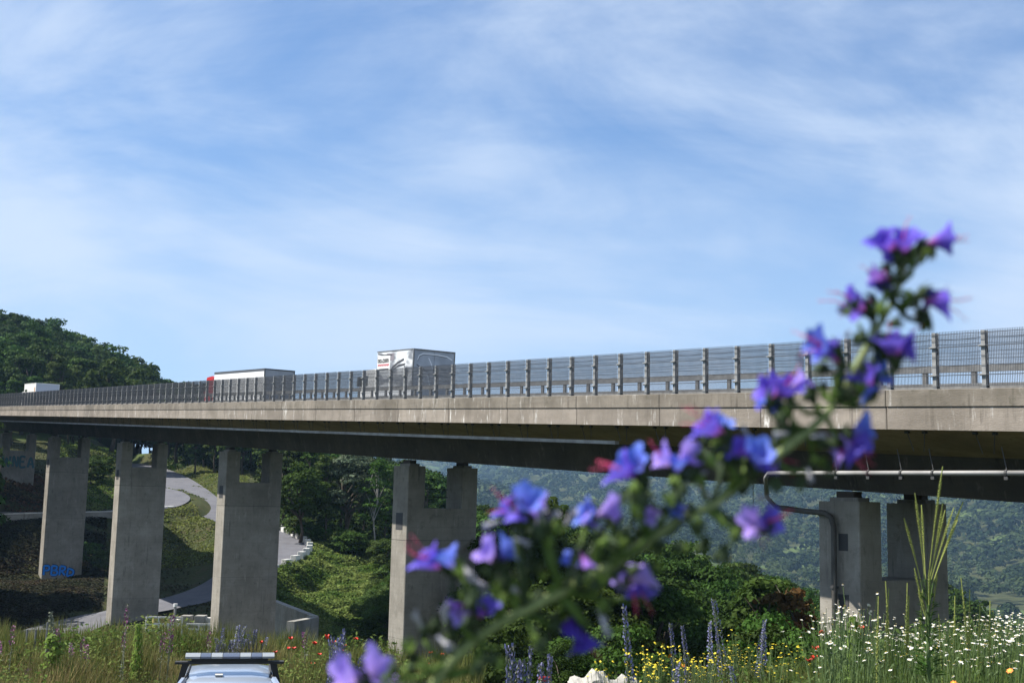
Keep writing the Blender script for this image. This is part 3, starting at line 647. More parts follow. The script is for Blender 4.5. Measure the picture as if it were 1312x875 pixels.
rearstroke([(.35, H1t-2.2), (.42, H1t-1.6), (.55, H1t-1.42), (.95, H1t-1.38)], .06, mlt); rearstroke([(.95, H1t-1.4), (1.05, H1t-1.8), (1.2, H1t-2.2)], .06, mlt)
# white semi trailer with red cab
sB, hB = on(338, 472, 7.0)[:2]
t2 = truck_frame('semi_trailer_truck', sB, 7.0, 'white curtain side semi trailer pulled by a red cab, left of the silver truck', 'truck')
H2 = hB-ROAD_H; W2 = 2.35; L2 = 10.9
body(t2, L2, W2, 1.0, H2, M['white'], M['shaded_doors'], mat('dark_trim', (.06, .065, .07), .5)); chassis(t2, .1, 11.6, W2); cab(t2, L2+.45, W2, H2-.28, M['red']); lights(t2, W2, .75)
mb = MB(); ybox(mb, (.02, .0, H2-.17), (L2, .018, H2-.052)); mb.build('roof_trim', mat('dark_roof_trim', (.08, .085, .095), .5), t2)
for x in (1.6, 2.8, 4.0, 9.7, 12.7):
    for y in (.22, W2-.22): wheel(t2, x, y)
# white box lorry at the far left
sB, hB = on(46, 490.5, 5.0)[:2]
t3 = truck_frame('horse_transporter', sB, 5.0, 'small white box lorry with side windows in front of the wooded hill', 'truck')
H3 = hB-ROAD_H; W3 = 2.7; L3 = 6.9
body(t3, L3, W3, H3-1.75, H3, M['white'], mat('shade_tinted_door', (.50, .53, .60), .5), M['white']); chassis(t3, .1, 8.9, W3); cab(t3, L3+.1, W3, 2.5, M['white']); lights(t3, W3, .7)  # rear doors tinted blue-grey, standing for the shade on that face
mb = MB(); ybox(mb, (-.05, .15, .9), (.1, W3-.15, H3-1.78)); mb.build('tail_lift', M['darkred'], t3)
for z in (H3-1.0, H3-1.5):
    mb = MB(); ybox(mb, (L3-1.9, .005, z), (L3-.5, .019, z+.28)); mb.build('side_window', M['glass'], t3)
mb = MB(); ybox(mb, (.5, .005, H3-1.6), (.9, .019, H3-.5)); mb.build('orange_stripe', mat('orange_stripe', (.5, .25, .1), .5), t3)
for x in (1.4, 7.9):
    for y in (.25, W3-.25): wheel(t3, x, y, .48)

# ------------------------------------------------------------------ retaining walls, kerb blocks, yard
def wall_run(name, pts, h0, h1, thick, label, part='wall_panel', mtl=None, cap=True, step=3.0):
    P = [np.array(p, float) for p in pts]; e = empty(name, P[0], label, 'wall'); ei = Vector(e.location)
    run = []
    for a, b in zip(P[:-1], P[1:]):
        L_ = np.linalg.norm((b-a)[:2]); n = max(1, round(L_/step)); run += [a+(b-a)*i/n for i in range(n)]
    run.append(P[-1])
    for a, b in zip(run[:-1], run[1:]):
        t = (b-a)/np.linalg.norm(b-a); nn = np.array([t[1], -t[0], 0]); nn /= np.linalg.norm(nn); a2, b2 = a+t*.03, b-t*.03
        mb = MB(); vs = [q+nn*o+np.array([0, 0, h]) for q in (a2, b2) for o in (-thick/2, thick/2) for h in (h0, h1)]
        mb.add(vs, [(0, 1, 3, 2), (4, 6, 7, 5), (0, 4, 5, 1), (2, 3, 7, 6), (1, 5, 7, 3), (0, 2, 6, 4)])
        o = mb.build(part, mtl or M['wallconc'], e); o.location = -ei
        if cap:
            mb = MB(); vs = [q+nn*o+np.array([0, 0, h]) for q in (a2, b2) for o in (-thick/2-.06, thick/2+.06) for h in (h1+.003, h1+.12)]
            mb.add(vs, [(0, 1, 3, 2), (4, 6, 7, 5), (0, 4, 5, 1), (2, 3, 7, 6), (1, 5, 7, 3), (0, 2, 6, 4)]); o = mb.build('wall_coping', M['blockwhite'], e); o.location = -ei
    return e
wall_run('road_wall', [at(-120, 668, 132), at(0, 668, 134.5), at(60, 666, 137), at(143, 664, 141), at(222, 657, 152.5)], -1.2, .75, .3, 'long low pale concrete wall along the side road', cap=True)
for k, (px, py) in enumerate([(113, 656), (127, 656), (139, 655)]): pass
wall_run('ramp_wall', [at(335, 768, 100), at(352, 774, 95), at(404, 795, 82)], -3.5, .3, .5, 'sloping concrete ramp wall to the right of the pier behind the light bar', cap=False, step=5)
wall_run('ramp_wall', [at(404, 795, 82.2), at(372, 801, 77)], -3.0, .25, .5, 'short concrete end wall closing the ramp below the green slope', cap=False, step=5)
# kerb blocks round the hairpin
P = ROADS[0][0]; w = ROADS[0][1]; T = np.gradient(P[:, :2], axis=0); T /= np.linalg.norm(T, axis=1)[:, None]; Nr = np.c_[-T[:, 1], T[:, 0]]
mb = MB(); bevbox(mb, (-.62, -.3, 0), (.62, .3, .72), lambda x, y, z: (x, y, z), .05); me_b = mb.mesh('kerb_block', M['blockwhite'])
dist = 0; last = None
for i in range(52, 96):
    q = np.array([P[i, 0]+Nr[i, 0]*(w/2+.1), P[i, 1]+Nr[i, 1]*(w/2+.1), P[i, 2]-.05])
    if last is not None and np.linalg.norm(q[:2]-last[:2]) < 1.95: continue
    last = q; o = put('kerb_block', me_b, None, q, (0, 0, math.atan2(T[i, 1], T[i, 0])))
    tag(o, 'white concrete block in the spaced row round the outside of the road bend', 'kerb block', 'white concrete blocks round the hairpin bend')
# material yard between the second and third piers
def yard():
    base = at(232, 806, 93)
    tag(MB().add([at(180, 800, 99), at(350, 800, 99), at(350, 790, 108), at(180, 790, 108)], [(0, 1, 2, 3)]).build('yard_gravel', M['gravel']), kind='structure') if False else None
    cm = M['wallconc']
    for px, w_, h_, lab in ((239, 2.7/1.0, 2.4, 'left grey concrete slab stack standing in the yard by the pier'), (257, 2.7, 2.5, 'right grey concrete slab stack standing in the yard by the pier')):
        b = at(px, 806, 92); g = H1(b[0], b[1]); topz = at(px, 787.5, 92)[2]
        e = empty('slab_stack', (b[0], b[1], g), lab, 'slab stack')
        n = 8; hh = (topz-g)/n
        for k in range(n): mb = MB(); r = random.Random(k).uniform(-.06, .06); bevbox(mb, (-.36+r-.0, -.5, k*hh), (.36+r, .5, (k+1)*hh-.03), lambda x, y, z: (x, y, z), .02); mb.build('slab', cm, e)
    fw = mat('white_barrier', (.62, .62, .6), .6)
    for px, x0, lab in ((210, 0, 'white metal barrier frame leaning in the yard left of the grey slabs'), (262, 0, 'low white trestle in front of the right slab stack')):
        b = at(px, 802, 90); g = H1(b[0], b[1]); tz = at(px, 790 if px == 210 else 799, 90)[2]; e = empty('barrier_frame', (b[0], b[1], g), lab, 'barrier')
        W_ = 1.3
        for x in (-W_, -W_*.3, W_*.4, W_): MB().tube([(x, 0, 0), (x, 0, tz-g)], .06, 6).build('upright', fw, e)
        for z in ((tz-g), (tz-g)*.9, (tz-g)*.8): mb = MB(); mb.box((-W_, -.05, z-.09), (W_, .05, z+.03)); mb.build('crossbar', fw, e)
    b = at(223, 806, 88); g = H1(b[0], b[1]); tz = at(223, 777, 88)[2]; e = empty('yard_post', (b[0], b[1], g), 'slim grey post with white cap standing in the yard', 'post')
    MB().tube([(0, 0, 0), (0, 0, tz-g)], .09, 8).build('shaft', M['pipe'], e); MB().tube([(0, 0, tz-g+.002), (0, 0, tz-g+.22)], .16, 8).build('cap', M['white'], e)
    for k in range(14):
        b = at(random.uniform(202, 268), random.uniform(796, 806), random.uniform(90, 96)); g = H1(b[0], b[1]); s_ = random.uniform(.3, .7)
        bm = MB(); bevbox(bm, (-s_, -s_*.6, 0), (s_, s_*.6, s_*1.6), lambda x, y, z: (x, y, z), .05)
        o = bm.build('concrete_block', [cm, M['blockwhite'], mat('ochre_block', (.32, .25, .10), .8)][k % 3], loc=(b[0], b[1], max(g, b[2]-s_)), rot=(0, 0, random.uniform(0, 3))); tag(o, 'pale concrete block lying in the yard between the second and third piers', 'block', 'loose blocks in the yard')
yard()
# slim stakes on the left bank
for px, py, lab in ((35, 806, 'left thin grey stake on the bank at the lower left'), (46, 806, 'middle thin grey stake on the bank at the lower left'), (61, 797, 'tallest thin grey stake on the bank at the lower left')):
    b = at(px, py, 27); g = H1(b[0], b[1]); o = MB().tube([(0, 0, 0), (0, 0, b[2]-g)], .022, 6).build('stake', M['rail'], loc=(b[0], b[1], g)); tag(o, lab, 'stake')

# ------------------------------------------------------------------ silver car with light bar
def car():
    c0 = at(296, 858, 18.3); g = H1(c0[0], 17.6)
    e = empty('patrol_car', (c0[0], 18.2, -4.17), 'silver car with roof rack and warning light bar parked below the bank', 'car'); e.rotation_euler = (0, 0, rad(12))
    zt = at(296, 856, 18.6)[2]+4.17   # roof height
    k = zt/1.50
    paint = mat('silver_blue_car_paint', (.42, .48, .58), .28, metal=.5, coat=.7); 
    # body by stations along y (length), x across: front faces the camera (-y)
    st = [(-2.15, .35, .62, .70), (-2.05, .28, .74, .82), (-1.5, .25, .92, .88), (-.95, .25, .98, .90), (0, .24, .97, .91), (1.2, .24, .97, .91), (1.9, .26, .98, .88), (2.15, .38, .85, .78)]
    mb = MB(); n = 12; vs = []
    for y, zb, zt_, hw in st:
        pr = [(-hw*.92, zb), (-hw, zb+.12), (-hw*1.0, (zb+zt_)/2), (-hw*.98, zt_-.12), (-hw*.9, zt_-.02), (-hw*.5, zt_+.02), (hw*.5, zt_+.02), (hw*.9, zt_-.02), (hw*.98, zt_-.12), (hw, (zb+zt_)/2), (hw, zb+.12), (hw*.92, zb)]
        vs += [(x, y, z*k) for x, z in pr]
    fs = [(i*n+j, i*n+(j+1) % n, (i+1)*n+(j+1) % n, (i+1)*n+j) for i in range(len(st)-1) for j in range(n)]+[tuple(range(n))[::-1], tuple((len(st)-1)*n+j for j in range(n))]
    mb.add(vs, fs); mb.build('body', paint, e, True)
    # greenhouse
    def ring(z, x, y0, y1, b=.12): return [(-x+b, y0, z), (x-b, y0, z), (x, y0+b*1.6, z), (x, y1-b, z), (x-b, y1, z), (-x+b, y1, z), (-x, y1-b, z), (-x, y0+b*1.6, z)]
    mb = MB(); lv = [ring(.98*k, .80, -.98, 1.95), ring(1.18*k, .745, -.70, 1.72), ring(1.36*k, .69, -.44, 1.50)]
    vs = sum(lv, []); mb.add(vs, [(i*8+j, i*8+(j+1) % 8, (i+1)*8+(j+1) % 8, (i+1)*8+j) for i in range(2) for j in range(8)]); mb.build('window_glass', mat('tinted_blue_glass', (.10, .14, .19), .06, spec=.8), e)
    mb = MB(); lv = [ring(1.352*k, .70, -.47, 1.52, .14), ring(1.40*k, .695, -.40, 1.48, .16), ring(1.452*k, .62, -.18, 1.3, .2), ring(1.485*k, .42, .05, 1.05, .22)]
    mb.add(sum(lv, []), [(i*8+j, i*8+(j+1) % 8, (i+1)*8+(j+1) % 8, (i+1)*8+j) for i in range(3) for j in range(8)]+[tuple(24+j for j in range(8)), tuple(range(8))[::-1]]); mb.build('roof', paint, e, True)
    for sx in (-1, 1):
        MB().tube([(sx*.80, -1.0, .96*k), (sx*.745, -.72, 1.18*k), (sx*.70, -.47, 1.37*k), (sx*.64, -.2, 1.43*k)], .045, 6).build('pillar', paint, e)
        MB().tube([(sx*.655, -.28, 1.422*k), (sx*.60, -.02, 1.468*k), (sx*.60, 1.2, 1.468*k)], .016, 5).build('roof_seam', M['black'], e)
        mb = MB(); mb.box((sx*.93-.1, -.72, .95*k), (sx*.93+.1, -.55, 1.1*k)); mb.build('wing_mirror', paint, e)
        mb = MB(); mb.box((sx*.62-.17, -2.13, .58*k), (sx*.62+.17, -2.0, .72*k)); mb.build('headlight', M['pipe'], e)
        for y in (-1.35, 1.35):
            o = MB().tube([(sx*.72, y, .33), (sx*.93, y, .33)], .33, 20).build('wheel', M['black'], e); MB().tube([(sx*.90, y, .33), (sx*.945, y, .33)], .2, 12).build('rim', M['rail'], o)
        mb = MB(); mb.add([(sx*.70-.04, .05, 1.36*k), (sx*.70+.04, .05, 1.36*k), (sx*.63+.05, .05, 1.60*k), (sx*.63-.05, .05, 1.60*k), (sx*.70-.04, .16, 1.36*k), (sx*.70+.04, .16, 1.36*k), (sx*.63+.05, .16, 1.60*k), (sx*.63-.05, .16, 1.60*k)],
            [(0, 1, 2, 3), (7, 6, 5, 4), (0, 4, 5, 1), (1, 5, 6, 2), (2, 6, 7, 3), (3, 7, 4, 0)]); mb.build('rack_foot', M['black'], e)
    mb = MB(); mb.box((-.78, .03, 1.602*k), (.78, .19, 1.632*k)); mb.build('roof_rack_bar', M['black'], e)
    mb = MB(); mb.box((-.55, .04, 1.634*k), (.55, .18, 1.675*k)); mb.build('light_bar_base', M['black'], e)
    clear = mat('clear_lens', (.26, .28, .30), .25, spec=.5); dark = mat('dark_blue_lens', (.09, .11, .16), .2, spec=.6)
    xs = [-.64, -.42, -.27, -.105, .14, .30, .46, .64]; cs = [clear, dark, clear, dark, clear, dark, clear]
    for a, b, m_ in zip(xs[:-1], xs[1:], cs):
        e0_ = .035 if a == -.64 else 0; e1_ = .035 if b == .64 else 0
        mb = MB(); z0, z1 = 1.678*k, 1.735*k
        pr = [(.0, z0), (-.02, z0+.03), (.0, z1-.02), (.04, z1), (.18, z1), (.22, z1-.02), (.24, z0+.03), (.22, z0)]
        vs = [(x+(0), y, z if not ((x == a and e0_) or (x == b and e1_)) else z0+(z-z0)*.7+.012) for x in (a+.004, b-.004) for y, z in pr]
        mb.add(vs, [(j, (j+1) % 8, 8+(j+1) % 8, 8+j) for j in range(8)]+[tuple(range(8))[::-1], tuple(8+j for j in range(8))]); mb.build('lamp_lens', m_, e)
    mb = MB(); mb.box((-.2, -.15, 1.47*k), (-.09, .0, 1.49*k)); mb.build('roof_sticker', M['blockwhite'], e)
    mb = MB(); mb.box((-.55, -2.17, .35*k), (.55, -2.1, .55*k)); mb.build('grille', M['black'], e)
car()
# pale boulder
def boulder(px, py, Y, r, lab, sq=.6):
    b = at(px, py, Y); g = H1(b[0], b[1]); bm = bmesh.new(); bmesh.ops.create_icosphere(bm, subdivisions=4, radius=1)
    for v in bm.verts:
        c = v.co; n_ = 1+.16*math.sin(c.x*5+1)*math.sin(c.y*4+2)+.10*math.sin(c.z*9+c.x*7)+.05*math.sin(c.x*19+c.z*17)+.03*math.sin(c.y*31)
        v.co = Vector((c.x*r*n_*1.25, c.y*r*n_*.9, ((b[2]-g-.26)+c.z*.26*(n_*1.3-.3)) if c.z > 0 else (b[2]-g-.26)+c.z*(b[2]-g-.1)))
    me = bpy.data.meshes.new('boulder'); bm.to_mesh(me); bm.free(); me.materials.append(M['lime']); o = put('boulder', me, loc=(b[0], b[1], g)); tag(o, lab, 'rock')
M['lime'] = mat('limestone', (.34, .325, .29), .85, (.16, .155, .14), 2.2, bump=.9, bscale=7, lo=.5, hi=.7)
boulder(764, 864, 13.2, .30, 'pale limestone boulder in the flower bank, upright left lump', .6)
boulder(803, 871, 13.6, .36, 'long low pale limestone boulder right of the upright one')

# ------------------------------------------------------------------ trees
LM = {
 'dark': leafmat('dark_leaf', (.020, .040, .007), (.038, .066, .012), .35, .25, .35),
 'mid': leafmat('mid_green_leaf', (.032, .064, .010), (.056, .096, .018), .35, .28, .3),
 'light': leafmat('light_green_leaf', (.055, .095, .020), (.085, .125, .035), .4, .32, .25),
 'grey': leafmat('grey_green_leaf', (.055, .075, .045), (.085, .10, .06), .4, .25, .2),
 'orange': leafmat('orange_leaf', (.16, .06, .02), (.08, .055, .02), .5, .3, .1)}
def crown_np(seed, ncl, per, size, rx, ry, rz, cz, clr=(1.0, 1.7), bottom=-.75, conic=0.0, droop=.35):
    r = np.random.default_rng(seed); Vs = []; off = 0; cent = []
    k = 0
    while len(cent) < ncl:
        d = r.normal(size=3); d /= np.linalg.norm(d)
        if d[2] < bottom: continue
        q = r.uniform(.45, .95)**.6; p = d*q
        if conic: f_ = (1-(p[2]+1)/2*conic); p = np.array([p[0]*f_, p[1]*f_, p[2]])
        cent.append(np.array([p[0]*rx, p[1]*ry, cz+p[2]*rz]))
    Cs, Ns = [], []
    for c in cent:
        R_ = r.uniform(*clr); d = r.normal(size=(per, 3)); d /= np.linalg.norm(d, axis=1)[:, None]; d[:, 2] = np.abs(d[:, 2])*.9-.25*r.random(per)
        rad_ = R_*r.uniform(.55, 1.05, (per, 1)); sh = np.array([1, 1, .62]); Cs.append(c+d*rad_*sh); nn = d+r.normal(size=(per, 3))*.55; nn[:, 2] += .35; Ns.append(nn/np.linalg.norm(nn, axis=1)[:, None])
    C = np.vstack(Cs); Nn = np.vstack(Ns); V, Fq = leafquads(C, Nn, size*r.uniform(.6, 1.3, len(C)), r); return V, Fq, cent
def trunk_mesh(seed, h, r0, cent, m, nlimb=12):
    r = random.Random(seed); mb = MB(); top = h; bend = [Vector((r.uniform(-.2, .2)*i, r.uniform(-.2, .2)*i, h*i/5)) for i in range(6)]
    mb.tube(bend, [r0*(1-.15*i) if i else r0*1.25 for i in range(6)], 8)
    for c in random.Random(seed+1).sample([tuple(x) for x in cent], min(nlimb, len(cent))):
        c = Vector(c); zz = min(max(c.z*.62, h*.3), h*.98); i = min(int(zz/h*5), 4); f_ = zz/h*5-i; st = bend[i].lerp(bend[i+1], f_)
        md = st.lerp(c, .55)+Vector((0, 0, .35)); mb.tube([st, md, c], [r0*.45, r0*.28, r0*.1], 5, cap=False)
    return mb.mesh('trunk', m, True)
TREES = {}
def mk(kind, seed, h, **k):
    V, Fq, cent = crown_np(seed, **k); return h, V, Fq, cent
def reg(kind, h, seed, mt, bark, r0, th, **k):
    V, Fq, cent = crown_np(seed, **k); me = np_mesh('crown', V, Fq, LM[mt]); tm = trunk_mesh(seed, th, r0, cent, M[bark]); TREES.setdefault(kind, []).append((h, me, tm))
# heights are for the unscaled tree
for q, mt in enumerate(('dark', 'dark', 'mid', 'mid')):
    reg('broad', 13, 20+q, mt, 'bark', .26, 10, ncl=70, per=85, size=.27, rx=4.2, ry=4.2, rz=5.0, cz=7.8, clr=(.9, 1.7))
for q in range(3):
    reg('hill', 13, 120+q, 'dark', 'bark', .26, 10, ncl=60, per=95, size=.25, rx=4.0, ry=4.0, rz=5.2, cz=7.6, clr=(.8, 1.9))
for q, mt in enumerate(('mid', 'light')):
    reg('slim', 14, 40+q, mt, 'bark', .18, 12, ncl=60, per=80, size=.24, rx=2.4, ry=2.4, rz=6.2, cz=7.6, clr=(.7, 1.3), conic=.4)
reg('grey', 12, 50, 'grey', 'bark', .22, 9, ncl=60, per=90, size=.22, rx=3.4, ry=3.4, rz=4.2, cz=7.6, clr=(.9, 1.5))
reg('birch', 13, 55, 'mid', 'bark_birch', .13, 12, ncl=42, per=60, size=.17, rx=2.1, ry=2.1, rz=5.6, cz=7.4, clr=(.6, 1.1))
for q, mt in enumerate(('light', 'mid', 'light')):
    reg('bush', 4, 60+q, mt, 'bark', .08, 2.2, ncl=34, per=90, size=.15, rx=1.9, ry=1.9, rz=1.8, cz=2.0, clr=(.5, .95), bottom=-.9)
for q, mt in enumerate(('dark', 'mid')):
    reg('shrub', 6, 70+q, mt, 'bark', .10, 3.5, ncl=60, per=100, size=.16, rx=2.9, ry=2.9, rz=2.7, cz=3.2, clr=(.7, 1.2), bottom=-.9)
for q, mt in enumerate(('dark', 'mid', 'dark')):
    reg('fbroad', 12, 90+q, mt, 'bark', .24, 9, ncl=80, per=190, size=.155, rx=4.3, ry=4.3, rz=4.8, cz=6.8, clr=(.8, 1.5), bottom=-.85)
    reg('fshrub', 6, 95+q, ('dark', 'mid', 'light')[q], 'bark', .10, 3.2, ncl=70, per=200, size=.085, rx=2.9, ry=2.9, rz=2.7, cz=3.1, clr=(.55, 1.0), bottom=-.9)
for q, mt in enumerate(('light', 'orange')):
    reg('sapling' if q == 0 else 'orange', 8, 80+q, mt, 'bark', .07, 7.5, ncl=28, per=50, size=.16, rx=1.0 if q == 0 else 1.8, ry=1.0 if q == 0 else 1.8, rz=3.6 if q == 0 else 3.0, cz=4.6, clr=(.35, .7), conic=.5)
NT = 0
def tree(kind, x, y, h, g, label, group, cat='tree', rnd=None):
    global NT
    NT += 1; r = rnd or random; hh, cm, tm = r.choice(TREES[kind]); k = h/hh
    e = empty('bush' if cat in ('bush', 'shrub') else ('birch_tree' if kind == 'birch' else 'tree'), (x, y, g), label, cat, group, rz=r.uniform(0, 6.28)); e.scale = (k*r.uniform(.9, 1.15), k*r.uniform(.9, 1.15), k)
    put('trunk', tm, e); put('crown', cm, e); return e
TR = random.Random(5)
def scatter(n, pxr, Yr, sp, taken, hmin=None, tries=6000):
    out = []
    for _ in range(tries):
        if len(out) >= n: break
        Y = math.sqrt(TR.uniform(Yr[0]**2, Yr[1]**2)); px = TR.uniform(*pxr); p = at(px, 600, Y); q = (p[0], Y, px)
        if all((q[0]-a[0])**2+(q[1]-a[1])**2 > sp*sp for a in taken+out): out.append(q)
    return out
def roadfree(q, m=5.0):
    return all(((P[:, 0]-q[0])**2+(P[:, 1]-q[1])**2).min() > (w/2+m)**2 for P, w in ROADS)
def under(q, m=2.0):    # keep trees out of the deck footprint
    o = q[0]*TT[0]+q[1]*TT[1]-D0; s = q[0]*ES[0]+q[1]*ES[1]; return -m < o < 11+m and s < 190
taken = []
# wooded hill above the left end
skyl = ([-90, 0, 60, 100, 140, 160, 175, 186, 200, 232, 245], [385, 395, 408, 428, 442, 452, 468, 484, 480, 489, 502])
pts = scatter(105, (-110, 178), (196, 300), 5.6, taken); taken += pts
zs = H([p[0] for p in pts], [p[1] for p in pts])
for q, g in zip(pts, zs):
    if under(q, 3) or not roadfree(q, 3): continue
    ty = np.interp(q[2], *skyl)+TR.uniform(0, 14); topz = at(q[2], ty, q[1])[2]; f_ = (q[1]-196)/104
    h = min(TR.uniform(12, 17), topz-g) if f_ < .55 else topz-g
    if h < 5: continue
    h = min(h, 24)
    tree(TR.choice(['hill', 'hill', 'hill', 'hill', 'broad', 'slim']), q[0], q[1], h, g, 'leafy tree in the dense dark wood on the hill above the viaduct', 'trees of the hillside wood', rnd=TR)
for px, dy, Y in ((188, 480, 262), (199, 478, 268), (211, 480, 264), (222, 484, 270), (232, 490, 262), (176, 470, 270)):
    p = at(px, dy, Y); g = H1(p[0], p[1]); tree('birch' if px > 195 else 'slim', p[0], p[1], p[2]-g, g, 'thin crowned tree in the low row ending the wooded hill against the sky', 'row of thin trees at the foot of the hill skyline', rnd=TR)
# wood behind the piers, seen under the deck (left) : keep px 165-195 thin so the sky shows between stems
pts = scatter(34, (-40, 350), (185, 225), 5.5, taken); taken += pts
zs = H([p[0] for p in pts], [p[1] for p in pts])
for q, g in zip(pts, zs):
    if under(q) or not roadfree(q, 1.5) or 160 < q[2] < 205: continue
    tree(TR.choice(['broad', 'slim']), q[0], q[1], TR.uniform(9, 15), g, 'shaded tree in the wood seen under the deck between the left piers', 'trees behind the left piers', rnd=TR)
pts = scatter(40, (352, 560), (148, 215), 5.0, taken); taken += pts
zs = H([p[0] for p in pts], [p[1] for p in pts])
for q, g in zip(pts, zs):
    if not roadfree(q, 1.0): continue
    ty = np.interp(q[2], [350, 440, 480, 505, 560], [560, 572, 583, 586, 604]); topz = at(q[2], ty, q[1])[2]; h = min(topz-g, TR.uniform(12, 20))
    tree(TR.choice(['hill', 'hill', 'hill', 'slim']), q[0], q[1], max(h, 6), g, 'tall shaded tree in the dark wood between the middle pier and the road bend', 'trees of the dark wood left of the middle pier', rnd=TR)
for kind, px, ty, Y, lab in (('grey', 447, 578, 141, 'greyish round tree catching light at the top of the dark wood'), ('birch', 484, 583, 138, 'thin birch with a pale forked trunk just left of the middle pier'),
                             ('broad', 389, 592, 137, 'bright edged broad tree above the white kerb blocks of the bend'), ('slim', 420, 580, 139, 'upright tree between the bright edged tree and the greyish one'),
                             ('slim', 498, 592, 150, 'green tree touching the left edge of the middle pier top')):
    p = at(px, ty, Y); g = H1(p[0], p[1]); tree(kind, p[0], p[1], p[2]-g, g, lab, None, rnd=TR)
pts = scatter(30, (205, 352), (192, 262), 4.6, taken); taken += pts
zs = H([p[0] for p in pts], [p[1] for p in pts])
for q, g in zip(pts, zs):
    if under(q, .5) or not roadfree(q, .6): continue
    tree(TR.choice(['broad', 'slim', 'shrub']), q[0], q[1], TR.uniform(9, 15), g, 'dark tree of the wood above the upper road, under the deck', 'trees above the upper road', rnd=TR)
n_ = 0
while n_ < 44:  # unseen trees, added to cast shade on the left slope
    x_, y_ = TR.uniform(-80, -50), TR.uniform(78, 150)
    px_t = 656+x_/y_*1550
    if px_t > -40 or (y_ > 111 and x_ > -67) or not roadfree((x_, y_), 1.0) or under((x_, y_), 2): n_ += .2; continue
    tree('broad', x_, y_, TR.uniform(17, 22), H1(x_, y_), 'tall unseen tree added beyond the left edge to shade the slope', 'added shade trees beyond the left edge', rnd=TR); n_ += 1
# bushes along the upper edge of the sunny slope
for k in range(30):
    px = TR.uniform(366, 512); u = (px-366)/146; Y = 143-u*14+TR.uniform(-2, 5); ty = 655+u*40+TR.uniform(-6, 12); p = at(px, ty, Y); g = H1(p[0], p[1])
    if not roadfree((p[0], p[1]), .2): continue
    tree('bush', p[0], p[1], min(max(p[2]-g, 1.8), 5.5), g, 'light green bush along the upper edge of the sunny slope under the deck', 'bushes along the top of the sunny slope', 'bush', rnd=TR)
for k in range(14):
    px = TR.uniform(468, 520); Y = TR.uniform(86, 116); ty = np.interp(px, [468, 520], [742, 705])+(116-Y)*1.9; p = at(px, ty, Y); g = H1(p[0], p[1])
    tree('fshrub', p[0], p[1], min(max(p[2]-g, 2), 6), g, 'darker shrub low on the slope beside the foot of the middle pier', 'shrubs at the foot of the middle pier', 'shrub', rnd=TR)
for px, ty, Y in ((128, 578, 170), (120, 575, 166), (140, 700, 128), (116, 690, 130), (104, 640, 150)):
    p = at(px, ty, Y); g = H1(p[0], p[1]); tree('bush', p[0], p[1], min(max(p[2]-g, 1.5), 4), g, 'small bush on the grassy slope between the left piers', 'bushes on the slope between the left piers', 'bush', rnd=TR)
# valley trees right of the middle pier
tcv = ([540, 615, 650, 690, 750, 800, 850, 900, 950, 1000, 1040, 1100, 1330], [600, 634, 648, 650, 668, 682, 686, 702, 716, 738, 752, 745, 735])
def valley(n, pxr, Yr, sp, drop, label, group, kinds, hr=(7, 16)):
    pts = scatter(n, pxr, Yr, sp, taken); taken.extend(pts); zs = H([p[0] for p in pts], [p[1] for p in pts])
    for q, g in zip(pts, zs):
        if under(q, -1) and q[1] < 62: continue
        ty = np.interp(q[2], *tcv)+drop*TR.uniform(.2, 1.3); h = at(q[2], ty, q[1])[2]-g
        h = min(max(h, hr[0]), hr[1]); tree(TR.choice(kinds), q[0], q[1], h, g, label, group, rnd=TR)
valley(38, (628, 1060), (92, 150), 5.5, 8, 'leafy tree in the valley wood seen under the deck right of the middle pier', 'trees of the valley wood', ['fbroad', 'fbroad', 'slim'], (8, 19))
valley(26, (632, 1060), (62, 92), 5.0, 55, 'dark broad tree in the nearer valley thicket below the flowering stem', 'trees of the nearer thicket', ['fbroad'], (6, 12))
valley(13, (690, 1040), (36, 60), 4.6, 110, 'low dark tree rising just behind the flower bank', 'low trees just behind the bank', ['fshrub'], (3.5, 7))
valley(46, (540, 1400), (155, 330), 9, 18, 'distant tree on the valley side beyond the thicket', 'distant single trees in the valley', ['broad', 'slim', 'broad'], (9, 16))
for kind, px, ty, Y, lab in (('sapling', 692, 615, 70, 'thin upright sapling rising above the valley wood right of the middle pier'), ('sapling', 706, 626, 72, 'shorter thin sapling just right of the tallest one'),
                             ('orange', 1002, 733, 56, 'small tree with an orange brown top left of the nearest pier'), ('fbroad', 870, 690, 84, 'broad dark tree with the highest crown under the flower heads'),
                             ('slim', 975, 722, 62, 'pointed mid green tree beside the orange topped one')):
    p = at(px, ty, Y); g = H1(p[0], p[1]); tree(kind, p[0], p[1], p[2]-g, g, lab, None, rnd=TR)
p = at(1022, 778, 27); g = H1(p[0], p[1]); tree('fshrub', p[0], p[1], (p[2]-g), g, 'bright green round bush behind the daisies left of the nearest pier', None, 'bush', rnd=TR)
p = at(1005, 800, 24); g = H1(p[0], p[1]); tree('fshrub', p[0], p[1], (p[2]-g), g, 'small green bush behind the yellow flowers', None, 'bush', rnd=TR)
p = at(708, 818, 26); g = H1(p[0], p[1]); tree('fshrub', p[0], p[1], (p[2]-g)*1.0, g, 'rounded dark green bush left of the pale boulders', None, 'bush', rnd=TR)
print('trees', NT)

